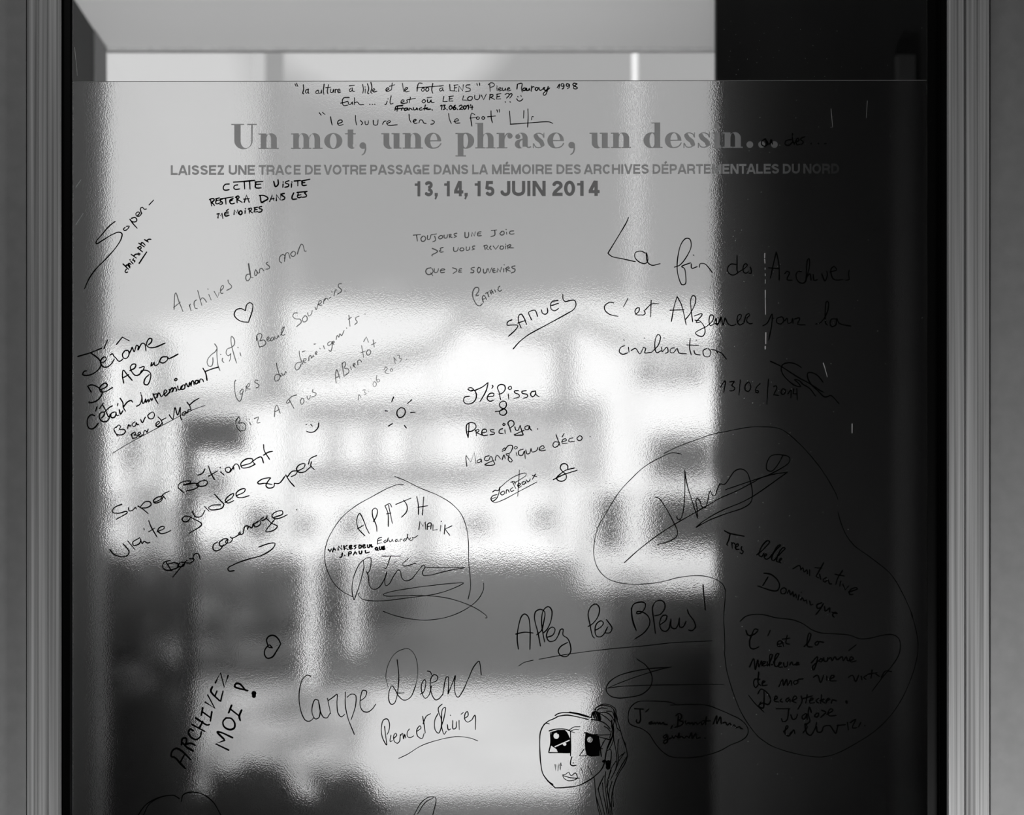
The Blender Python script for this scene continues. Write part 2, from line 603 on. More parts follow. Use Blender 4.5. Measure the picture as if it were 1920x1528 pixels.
def house(top, label, mat_w='render_w', depth=4.5, parts=()):
    """top: the skyline of the front wall, left to right, as sight lines on the pane"""
    y = DH - D
    pts = [W(px, py, y) for px, py in top]
    pts[0].x += .06
    pts[-1].x -= .06
    c = (pts[0].x + pts[-1].x) / 2
    g0 = GZ + .04
    t = thing('house', (c, y, g0), label, 'house', 'houses across the street')
    prof = [(v.x - c, v.z - g0) for v in pts]
    MB().slab([(prof[0][0], 0), (prof[-1][0], 0)] + prof[::-1], 0, depth).build('wall', M[mat_w], t)
    rf = MB()
    for (ax, az), (bx, bz) in zip(prof, prof[1:]):
        rf.slab([(ax, az), (bx, bz), (bx, bz + .42), (ax, az + .42)], -.15, depth + .05)
    rf.build('roof', M['roof_edge'], t)
    for kind, q0, q1, p0, p1, m in parts:
        u0, u1 = W(q0, 0, y).x - c, W(q1, 0, y).x - c
        z0, z1 = W(0, p1, y).z - g0, W(0, p0, y).z - g0
        o = MB().box(u0, u1, -.12, .05, max(0, z0), z1).build(kind, M[m], t, bevel=.02)
        if kind == 'window':
            MB().box(u0 + .1, u1 - .1, -.14, -.12, max(0, z0) + .1, z1 - .1).build('window_glass', M['house_glass'], o)
    return t


house([(135, 640), (290, 640)], 'pale house at the far left, seen left of the sign post', parts=(
    ('window', 232, 262, 800, 880, 'shutter'), ('window', 180, 215, 920, 985, 'shutter'), ('drain_pipe', 240, 252, 650, 1030, 'shutter'),
    ('door', 255, 286, 905, 1040, 'shutter')))
house([(305, 770), (545, 745)], 'low white house behind the sign post', parts=(
    ('window', 375, 425, 880, 935, 'shutter'), ('window', 460, 510, 950, 1010, 'shutter'), ('door', 312, 336, 940, 1040, 'shutter')))
house([(548, 702), (690, 688), (808, 662)], 'long white house behind the two white posts, with pale balcony bands', parts=(
    ('balcony', 560, 806, 752, 788, 'shutter'), ('pillar', 616, 634, 800, 866, 'shutter'), ('pillar', 690, 708, 800, 866, 'shutter'),
    ('pillar', 764, 782, 800, 866, 'shutter'), ('balcony', 560, 806, 872, 906, 'shutter'), ('window', 560, 585, 965, 1000, 'shutter'),
    ('window', 640, 672, 960, 1005, 'render_g'), ('door', 770, 800, 950, 1040, 'render_g')))
house([(811, 660), (866, 598), (1045, 644)], 'white gabled house in the middle, grey shutters below its steep gable', parts=(
    ('balcony', 815, 1042, 752, 782, 'shutter'), ('shutter', 905, 926, 784, 898, 'shutter'), ('shutter', 938, 956, 784, 898, 'shutter'),
    ('shutter', 970, 988, 784, 898, 'shutter'), ('shutter', 1000, 1018, 784, 898, 'shutter'), ('shutter', 1028, 1044, 784, 898, 'shutter'),
    ('balcony', 815, 900, 872, 906, 'shutter'), ('window', 868, 915, 970, 992, 'shutter'), ('window', 1000, 1032, 955, 985, 'shutter')))
house([(1048, 628), (1076, 604), (1186, 655)], 'narrow white gabled house between the steep gabled house and the flat roofed house', parts=(
    ('drain_pipe', 1050, 1072, 632, 750, 'roof_edge'), ('balcony', 1050, 1128, 750, 792, 'shutter'), ('shutter', 1074, 1096, 792, 900, 'shutter'),
    ('shutter', 1106, 1128, 792, 900, 'shutter'), ('window', 1146, 1176, 950, 990, 'shutter')))
house([(1189, 662), (1420, 662)], 'flat roofed white house at the right, partly hidden by the dark partition', parts=(
    ('window', 1200, 1230, 682, 714, 'house_glass'), ('window', 1243, 1273, 687, 714, 'house_glass'), ('window', 1285, 1315, 682, 712, 'house_glass'),
    ('window', 1218, 1340, 815, 896, 'shutter')))

# ------------------------------------------------------------------ film with printed heading and handwriting
film = thing('plastic_film', (0, 0, 0), 'clear textured film with printed heading and many handwritten messages, stuck on the window pane', 'film')
YF0, YF1 = -0.0012, -0.0006
YV_, YI, YD = -0.0016, -0.0020, -0.0023
f0, f1 = W(127, 153.8), W(1752, 1720)
sh = MB()
q = W(1752, 151.6)
sh.slab([(f0.x, f1.z), (f1.x, f1.z), (q.x, q.z), (f0.x, f0.z)], YF0, YF1)
sh.build('sheet', M['film'], film)
rim = MB()
for (a, b) in (((f0.x, f0.z), (q.x, q.z)),):
    rim.slab([(a[0], a[1]), (b[0], b[1]), (b[0], b[1] + .0005), (a[0], a[1] + .0005)], YF0 - .0001, YF1)
rim.slab([(f0.x - .0005, f1.z), (f0.x, f1.z), (f0.x, f0.z), (f0.x - .0005, f0.z)], YF0 - .0001, YF1)
rim.build('cut_edge', surf('film_edge', 0.35, 0.4), film)

RES = 0.3


class G:
    """a glyph drawn as a mask on a fine grid; x right, y up from the baseline, photograph pixels"""
    def __init__(s, w, lo, hi):
        s.x0, s.y0 = -1.0, lo
        xs = np.arange(-1.0, w + 1.0, RES) + RES / 2
        ys = np.arange(lo, hi, RES) + RES / 2
        s.X, s.Y = np.meshgrid(xs, ys)

    def R(s, a, b, c, d):
        return (s.X >= a) & (s.X <= c) & (s.Y >= b) & (s.Y <= d)

    def E(s, cx, cy, rx, ry):
        return ((s.X - cx) / rx) ** 2 + ((s.Y - cy) / ry) ** 2 <= 1

    def L(s, pts, w, cap=False):
        m = np.zeros(s.X.shape, bool)
        for i in range(len(pts) - 1):
            (ax, ay), (bx, by) = pts[i], pts[i + 1]
            dx, dy = bx - ax, by - ay
            n = math.hypot(dx, dy) or 1e-6
            t = ((s.X - ax) * dx + (s.Y - ay) * dy) / n
            d = np.abs((s.X - ax) * dy - (s.Y - ay) * dx) / n
            m |= (t >= 0) & (t <= n) & (d <= w / 2)
            if i or cap:
                m |= (s.X - ax) ** 2 + (s.Y - ay) ** 2 <= (w / 2) ** 2
        if cap:
            m |= (s.X - pts[-1][0]) ** 2 + (s.Y - pts[-1][1]) ** 2 <= (w / 2) ** 2
        return m

    def P(s, pts):
        m = np.zeros(s.X.shape, bool)
        n = len(pts)
        for i in range(n):
            (ax, ay), (bx, by) = pts[i], pts[(i + 1) % n]
            if ay == by:
                continue
            c = ((ay > s.Y) != (by > s.Y)) & (s.X < (bx - ax) * (s.Y - ay) / (by - ay) + ax)
            m ^= c
        return m


def mask_quads(mb, mask, g, ox, oy, slope=0.0, sx=1.0, yy=YV_):
    """turn the mask into quads; (ox, oy) = baseline start in photograph pixels"""
    rows = {}
    live = {}
    out = []
    nrow = mask.shape[0]
    for r in range(nrow + 1):
        runs = []
        if r < nrow:
            a = np.flatnonzero(np.diff(np.concatenate(([0], mask[r].astype(np.int8), [0]))))
            runs = [(int(a[i]), int(a[i + 1])) for i in range(0, len(a), 2)]
        cur = set(runs)
        for k in list(live):
            if k not in cur:
                out.append((k[0], k[1], live.pop(k), r))
        for k in cur:
            live.setdefault(k, r)
    for a, b, r0, r1 in out:
        xa, xb = (g.x0 + a * RES) * sx, (g.x0 + b * RES) * sx
        ya, yb = g.y0 + r0 * RES, g.y0 + r1 * RES
        p = [W(ox + x, oy - y + slope * (ox + x), 0) for x, y in ((xa, ya), (xb, ya), (xb, yb), (xa, yb))]
        mb.add([(v.x, yy, v.z) for v in p], [(0, 1, 2, 3)])


SLOPE = -0.0024


def serif(ch):
    wd = {'U': 48, 'n': 38, 'm': 60, 'o': 34, 't': 21, ',': 14, 'u': 38, 'e': 31, 'p': 35, 'h': 38, 'r': 31, 'a': 32, 's': 24, 'd': 36, 'i': 17, '.': 13}[ch]
    g = G(wd, -16, 49)
    X, Y, R, E, Ln = g.X, g.Y, g.R, g.E, g.L
    def arch(x):   # shoulder springing from a stem whose right side is x, into a stem x+8.5 .. x+19.5
        return (E(x + 8.5, 18, 11, 11.4) & ~E(x + 4.3, 17, 4.4, 10.6) & (Y > 18) & (X > x - 1)) | R(x + 8.5, 0, x + 19.5, 18.2)
    if ch == 'n':
        m = R(0, 0, 19, 2) | R(4, 0, 15, 29) | R(0, 27, 15, 29) | R(20, 0, 38, 2) | arch(15)
    elif ch == 'h':
        m = R(0, 0, 19, 2) | R(4, 0, 15, 48) | R(0, 46, 15, 48) | R(20, 0, 38, 2) | arch(15)
    elif ch == 'm':
        m = R(0, 0, 18.5, 2) | R(4, 0, 15, 29) | R(0, 27, 15, 29) | R(20.5, 0, 38.5, 2) | arch(15) | arch(36) | R(41, 0, 60, 2)
    elif ch == 'o':
        m = E(17, 14.5, 17, 15) & ~E(17, 14.5, 6.2, 13.4)
    elif ch == 'e':
        m = (E(15.5, 14.5, 15.5, 15) & ~E(17.3, 14.5, 6.6, 13.2)) | R(9, 13.5, 26, 15.6)
        m &= ~((X > 18) & (Y < 13.5) & (Y > -1))
        m |= Ln([(16, 0.7), (21, 1.0), (25, 2.6), (28, 5.2), (30.5, 9)], 2.2, True)
    elif ch == 't':
        m = R(5, 8, 15.5, 36) | R(0, 27, 20, 29) | (E(13, 7.5, 8, 7.8) & (Y < 8) & ~((E(17.5, 8.5, 3.2, 7)) & (Y > 2))) 
        m &= ~((X > 17.5) & (Y > 3) & (Y < 26) & (X < 19.4))
    elif ch == ',':
        m = E(6.5, 5.8, 6.2, 6.2) | (E(4, 0, 9, 12.5) & ~E(1.5, -.5, 8.4, 11) & (X > 4) & (Y < 5))
    elif ch == 'u':
        m = R(0, 27, 15, 29) | R(4, 10, 15, 29) | (E(15, 10, 11, 10.6) & (Y < 10.2) & ~(E(19.2, 11, 4.2, 9.4) | R(19.2, 1.6, 24, 10.4))) | R(23, 0, 34, 29) | R(19, 27, 34, 29) | R(23, 0, 38, 2)
    elif ch == 'U':
        m = R(0, 45, 24, 47) | R(5.5, 15, 17.5, 47) | R(30, 45, 48, 47) | R(37.5, 15, 40, 47) | (E(22.8, 15.5, 17.2, 16) & (Y < 15.5) & ~E(27.5, 15.5, 10, 13.8))
    elif ch == 'p':
        m = R(4, -15, 15, 29) | R(0, 27, 15, 29) | R(0, -15, 19.5, -13) | (E(19.5, 14.5, 15.5, 15) & (X > 13) & ~E(18.5, 14.5, 5, 13))
    elif ch == 'd':
        m = R(20.5, 0, 31.5, 48) | R(15, 46, 31.5, 48) | R(20.5, 0, 36, 2) | (E(15.5, 14.5, 15.5, 15) & (X < 22) & ~E(16.5, 14.5, 5, 13))
    elif ch == 'r':
        m = R(0, 0, 20, 2) | R(4, 0, 15, 29) | R(0, 27, 15, 29) | E(25, 23.2, 5, 5) | Ln([(14.5, 18), (16, 23), (19, 27), (23, 28.2), (26, 27.6)], 2)
    elif ch == 'a':
        m = (E(5.8, 21.8, 4.8, 4.8)) | (E(13.5, 19, 11.5, 10.4) & (Y > 19) & ~E(10, 19, 5, 9) & (X > 4)) | R(15, 3, 25, 19.5) | (E(9.5, 8, 9.5, 8.5) & (X < 16) & ~E(14, 8, 4.5, 6.8)) | Ln([(9, 15.6), (12, 16.6), (16, 17)], 2) | Ln([(23, 4), (25.5, 1.6), (28.5, 1.4), (31.5, 3.4)], 2.6)
    elif ch == 's':
        m = Ln([(5.6, 23), (8, 18.5), (16, 12.5), (18.4, 7)], 8.6, True) | Ln([(19, 6), (16, 2), (10, .9), (5, 2.4), (1.4, 9)], 2) | Ln([(3.5, 24), (7, 28), (13, 28.2), (18.5, 26), (21.4, 20)], 2) | R(0, 0, 1.8, 9.5) | R(20.7, 19.5, 22.5, 29)
        m &= (Y > -.3) & (Y < 29.4)
    elif ch == 'i':
        m = R(0, 0, 17, 2) | R(3.5, 0, 14, 29) | R(0, 27, 14, 29) | E(8.4, 40.5, 5, 5)
    else:
        m = E(6.3, 6, 6.3, 6.3)
    return g, m, wd


hd = [('Un', [('U', 434, 482), ('n', 485, 523)]),
      ('mot', [('m', 546, 605), ('o', 608, 642), ('t', 647, 668), (',', 674, 688)]),
      ('une', [('u', 715, 753), ('n', 755, 793), ('e', 796, 827)]),
      ('phrase', [('p', 854, 889), ('h', 891, 929), ('r', 931, 962), ('a', 965, 996), ('s', 999, 1022), ('e', 1026, 1057), (',', 1065, 1079)]),
      ('un', [('u', 1105, 1143), ('n', 1145, 1183)]),
      ('dessin', [('d', 1206, 1242), ('e', 1246, 1277), ('s', 1281, 1304), ('s', 1308, 1332), ('i', 1335, 1352), ('n', 1354, 1392), ('.', 1399, 1412), ('.', 1421, 1434), ('.', 1445, 1458)])]
for word, ls in hd:
    b = MB()
    for ch, a, e in ls:
        g, m, wd = serif(ch)
        mask_quads(b, m, g, a, 281.2, SLOPE, (e - a) / wd)
    tag(b.build('heading_word', M['vinyl'], film), 'grey serif printed heading word')

SW = dict(A=.72, C=.72, D=.72, E=.64, G=.77, H=.72, I=.27, J=.56, L=.6, M=.84, N=.72, O=.78, P=.67, R=.72, S=.66, T=.61, U=.72, V=.67, Z=.61)
SW.update({'0': .556, '1': .556, '2': .556, '3': .556, '4': .556, '5': .556, ',': .27})


def arc(cx, cy, rx, ry, a0, a1, n=14):
    return [(cx + rx * math.cos(math.radians(a0 + (a1 - a0) * i / n)), cy + ry * math.sin(math.radians(a0 + (a1 - a0) * i / n))) for i in range(n + 1)]


def sans(ch, h, sw):
    acc = ch == 'É'
    if acc:
        ch = 'E'
    w = SW[ch] * h / .72
    lsb = .055 * h
    g = G(w, -.35 * h, 1.4 * h)
    a, b = lsb + sw / 2, w - lsb - sw / 2      # stroke centre limits
    t, o = h - sw / 2, sw / 2
    mid = h * .52
    Ln = lambda *p: g.L(list(p), sw)
    La = lambda p: g.L(p, sw)
    X, Y = g.X, g.Y
    if ch == 'A':
        m = (Ln((a - sw * .35, -1), (w / 2 - .1, h + 1)) | Ln((b + sw * .35, -1), (w / 2 + .1, h + 1)) | Ln((a, h * .29), (b, h * .29))) & ~(((X < a + (w / 2 - a) * Y / h - sw * .8) | (X > b - (b - w / 2) * Y / h + sw * .8)))
    elif ch == 'C':
        m = La(arc(w / 2, h / 2, b - w / 2, t - h / 2, 40, 320, 24))
    elif ch == 'G':
        m = La(arc(w / 2, h / 2, b - w / 2, t - h / 2, 42, 345, 24)) | Ln((b, 0), (b, mid)) | Ln((w / 2, mid - sw / 2), (b + sw / 2, mid - sw / 2))
    elif ch == 'O':
        m = g.E(w / 2, h / 2, w / 2 - lsb, h / 2 + .2) & ~g.E(w / 2, h / 2, w / 2 - lsb - sw, h / 2 + .2 - sw)
    elif ch == '0':
        m = g.E(w / 2, h / 2, w / 2 - lsb * .6, h / 2 + .2) & ~g.E(w / 2, h / 2, w / 2 - lsb * .6 - sw, h / 2 + .2 - sw)
    elif ch == 'D':
        m = g.R(a - sw / 2, 0, a + sw / 2, h) | Ln((a, t), (w * .45, t)) | Ln((a, o), (w * .45, o)) | La(arc(w * .45, h / 2, b - w * .45, t - h / 2, 90, -90))
    elif ch == 'E':
        m = g.R(a - sw / 2, 0, a + sw / 2, h) | Ln((a, t), (b + sw / 2, t)) | Ln((a, o), (b + sw / 2, o)) | Ln((a, mid), (b + sw * .2, mid))
        if acc:
            m |= Ln((w * .45, h * 1.06), (w * .68, h * 1.25))
    elif ch == 'H':
        m = g.R(a - sw / 2, 0, a + sw / 2, h) | g.R(b - sw / 2, 0, b + sw / 2, h) | Ln((a, mid), (b, mid))
    elif ch == 'I':
        m = g.R(w / 2 - sw / 2, 0, w / 2 + sw / 2, h)
    elif ch == 'J':
        m = g.R(b - sw / 2, h * .3, b + sw / 2, h) | La(arc((a + b) / 2, h * .3, (b - a) / 2, h * .3 - o, 0, -185))
    elif ch == 'L':
        m = g.R(a - sw / 2, 0, a + sw / 2, h) | Ln((a, o), (b + sw / 2, o))
    elif ch == 'M':
        m = g.R(a - sw / 2, 0, a + sw / 2, h) | g.R(b - sw / 2, 0, b + sw / 2, h) | ((Ln((a - .1 * sw, h + 1), (w / 2, 0)) | Ln((b + .1 * sw, h + 1), (w / 2, 0)) | g.R(w / 2 - sw * .5, 0, w / 2 + sw * .5, sw * .6)) & (Y < h) & (Y > 0))
    elif ch == 'N':
        m = g.R(a - sw / 2, 0, a + sw / 2, h) | g.R(b - sw / 2, 0, b + sw / 2, h) | (Ln((a - .1 * sw, h + 1), (b + .1 * sw, -1)) & (Y < h) & (Y > 0))
    elif ch in 'PR':
        r = (t - h * .44) / 2
        m = g.R(a - sw / 2, 0, a + sw / 2, h) | Ln((a, t), (w * .58, t)) | Ln((a, h * .44), (w * .58, h * .44)) | La(arc(w * .58, h * .44 + r, b - w * .58, r, 90, -90))
        if ch == 'R':
            m |= g.L([(w * .62, h * .44), (b - sw * .2, h * .3), (b, -.2)], sw)
    elif ch == 'S':
        rt, rb = (t - mid) / 2, (mid - o) / 2
        m = La(arc(w / 2, mid + rt, b - w / 2 - .2, rt, 25, 180) + [(w / 2 - (b - w / 2) * .6, mid + rt * .35), (w / 2 + (b - w / 2) * .55, mid - rb * .3)] + arc(w / 2, mid - rb, b - w / 2, rb, 20, -160))
    elif ch == 'T':
        m = g.R(w / 2 - sw / 2, 0, w / 2 + sw / 2, h) | Ln((lsb * .4, t), (w - lsb * .4, t))
    elif ch == 'U':
        r = h * .36
        m = g.R(a - sw / 2, r, a + sw / 2, h) | g.R(b - sw / 2, r, b + sw / 2, h) | La(arc(w / 2, r, b - w / 2, r - o, 180, 360))
    elif ch == 'V':
        m = (Ln((a - sw * .3, h + 1), (w / 2 - .1, -1)) | Ln((b + sw * .3, h + 1), (w / 2 + .1, -1)))
    elif ch == 'Z':
        m = Ln((a - sw * .3, t), (b + sw * .3, t)) | Ln((a - sw * .4, o), (b + sw * .4, o)) | (Ln((a, o), (b, t)))
    elif ch == '1':
        m = g.R(w * .52 - sw / 2, 0, w * .52 + sw / 2, h) | g.R(w * .12, h * .68, w * .52, h * .68 + sw * .8) | (g.E(w * .3, h + sw * .2, 0.01, .01))
    elif ch == '2':
        m = La(arc(w / 2, h * .69, b - w / 2, t - h * .69, 175, -25) + [(w * .3, h * .27), (a + sw * .1, o)]) | Ln((a - sw / 2, o), (b + sw / 2, o))
    elif ch == '3':
        m = La(arc(w / 2 - .3, h * .74, (b - a) / 2 - .5, t - h * .74, 160, -90)) | La(arc(w / 2 - .3, h * .27, (b - a) / 2, h * .27 - o, 90, -160))
    elif ch == '4':
        m = g.R(w * .68 - sw / 2, 0, w * .68 + sw / 2, h) | Ln((a - sw * .5, h * .28), (w - lsb * .3, h * .28)) | g.L([(a - sw * .1, h * .3), (w * .64, h)], sw)
    elif ch == '5':
        m = Ln((a + sw * .2, t), (b, t)) | Ln((a + sw * .3, h), (a + sw * .05, h * .45)) | La([(a + sw * .1, h * .5)] + arc(w / 2, h * .32, b - w / 2, h * .32 - o, 115, -160))
    else:  # comma
        m = g.R(w / 2 - sw * .55, 0, w / 2 + sw * .55, sw) | g.L([(w / 2 + sw * .1, 0), (w / 2 - sw * .35, -sw * .9)], sw * .6)
    if ch not in ',':
        m &= (Y > -.35)
        if not acc:
            m &= (Y < h + .35)
    return g, m, w


def sans_word(b, word, x0, x1, base, h, sw):
    gl = [sans(c, h, sw) for c in word]
    tot = sum(g[2] for g in gl)
    k = (x1 - x0 + .10 * h) / tot
    x = x0 - .05 * h
    for g, m, w in gl:
        mask_quads(b, m, g, x, base, SLOPE, k)
        x += w * k


for word, a, e in (('LAISSEZ', 320.5, 421), ('UNE', 429, 478.5), ('TRACE', 486, 564), ('DE', 572, 602), ('VOTRE', 608, 687), ('PASSAGE', 694, 805),
                   ('DANS', 813, 878), ('LA', 885, 914), ('MÉMOIRE', 922, 1035), ('DES', 1043, 1089), ('ARCHIVES', 1095, 1216),
                   ('DÉPARTEMENTALES', 1223, 1460), ('DU', 1467, 1499), ('NORD', 1505.5, 1572.5)):
    b = MB()
    sans_word(b, word, a, e, 329.6, 18.2, 3.9)
    tag(b.build('subtitle_word', M['vinyl'], film), 'grey sans serif printed word')
for word, a, e in (('13,', 777, 821), ('14,', 832, 877), ('15', 889, 927), ('JUIN', 938, 1023), ('2014', 1035, 1123)):
    b = MB()
    sans_word(b, word, a, e, 370.6, 28.5, 6.2)
    tag(b.build('date_word', M['vinyl_dark'], film), 'dark grey bold printed date word')


def smooth(pts, step=2.2):
    """Catmull-Rom through the points; a repeated point makes a sharp corner"""
    segs, cur = [], [pts[0]]
    for p in pts[1:]:
        if p == cur[-1]:
            segs.append(cur)
            cur = [p]
        else:
            cur.append(p)
    segs.append(cur)
    out = []
    for sg in segs:
        if len(sg) < 3:
            out += sg
            continue
        ext = [(2 * sg[0][0] - sg[1][0], 2 * sg[0][1] - sg[1][1])] + sg + [(2 * sg[-1][0] - sg[-2][0], 2 * sg[-1][1] - sg[-2][1])]
        for i in range(1, len(ext) - 2):
            p0, p1, p2, p3 = (np.array(ext[j], float) for j in (i - 1, i, i + 1, i + 2))
            # centripetal parametrisation keeps tight turns from overshooting
            t1 = max(1e-3, np.linalg.norm(p1 - p0) ** .5)
            t2 = t1 + max(1e-3, np.linalg.norm(p2 - p1) ** .5)
            t3 = t2 + max(1e-3, np.linalg.norm(p3 - p2) ** .5)
            n = max(2, min(14, int(np.linalg.norm(p2 - p1) / step)))
            for j in range(n):
                t = t1 + (t2 - t1) * j / n
                A1 = (t1 - t) / t1 * p0 + t / t1 * p1
                A2 = (t2 - t) / (t2 - t1) * p1 + (t - t1) / (t2 - t1) * p2
                A3 = (t3 - t) / (t3 - t2) * p2 + (t - t2) / (t3 - t2) * p3
                B1 = (t2 - t) / t2 * A1 + t / t2 * A2
                B2 = (t3 - t) / (t3 - t1) * A2 + (t - t1) / (t3 - t1) * A3
                C = (t2 - t) / (t2 - t1) * B1 + (t - t1) / (t2 - t1) * B2
                out.append((float(C[0]), float(C[1])))
        out.append(sg[-1])
    return out


def ribbon(mb, pts, w, yy=YI, r=None):
    """a flat marker stroke of width w (photograph pixels)"""
    p = [np.array(pts[0], float)]
    for q in pts[1:]:
        q = np.array(q, float)
        if np.linalg.norm(q - p[-1]) > .15:
            p.append(q)
    if len(p) == 1:
        p.append(p[0] + np.array((.3, .3)))
    vs, fs = [], []
    w *= 1.12
    n = len(p)
    ph = (p[0][0] * .37 + p[0][1] * .53) % 6.28
    for i in range(n):
        d = (p[min(i + 1, n - 1)] - p[max(i - 1, 0)])
        d /= (np.linalg.norm(d) or 1)
        nn = np.array((-d[1], d[0]))
        ww = w * (1 + .13 * math.sin(ph + i * .31))
        if i == n - 1:
            ww *= .8
        vs += [p[i] + nn * ww / 2, p[i] - nn * ww / 2]
    fs = [(2 * i, 2 * i + 1, 2 * i + 3, 2 * i + 2) for i in range(n - 1)]
    for c, ww in ((p[0], w * .5), (p[-1], w * .42)):
        b = len(vs)
        vs += [c + ww * np.array((math.cos(a * math.pi / 4), math.sin(a * math.pi / 4))) for a in range(8)]
        fs.append(tuple(range(b, b + 8)))
    out = []
    for v in vs:
        q = W(v[0], v[1])
        out.append((q.x, yy, q.z))
    mb.add(out, fs)


def strokes(mb, tile, text, w, yy=YI):
    ox, oy, k = tile
    for s_ in text.replace('\n', ' ').split('/'):
        pts = []
        for t_ in s_.split():
            a, b = t_.split(',')
            pts.append((ox + float(a) / k, oy + float(b) / k))
        if pts:
            ribbon(mb, smooth(pts), w, yy)


def note(name, chunks, label, ink='ink'):
    b = MB()
    for tile, w, text in chunks:
        strokes(b, tile, text, w)
    return tag(b.build(name, M[ink], film), label)


# origins and enlargements of the regions the strokes were read from
TA, TB, TC = (480, 0, 4), (960, 0, 4), (1440, 0, 4)
T1, T2, TJ, TM = (120, 330, 5.99), (380, 330, 5.99), (140, 580, 5.99), (400, 530, 5.053)
BB, TV, TW, TU = (760, 400, 5.647), (1120, 390, 4.931), (1340, 440, 6.367), (840, 700, 6.113)
TK, TL, TN, TP = (190, 820, 4.465), (590, 880, 5.094), (300, 1170, 5.269), (540, 1200, 5.053)
TQ, TR, TS, TY = (940, 1090, 4.683), (980, 1300, 6.7), (1100, 780, 4.63), (1340, 660, 6.367)
TZ, AA, TX, CC = (1340, 960, 4.8), (1160, 1180, 6.11), (1370, 1150, 5.19), (220, 1440, 2.8235)
PX = (0, 0, 1)

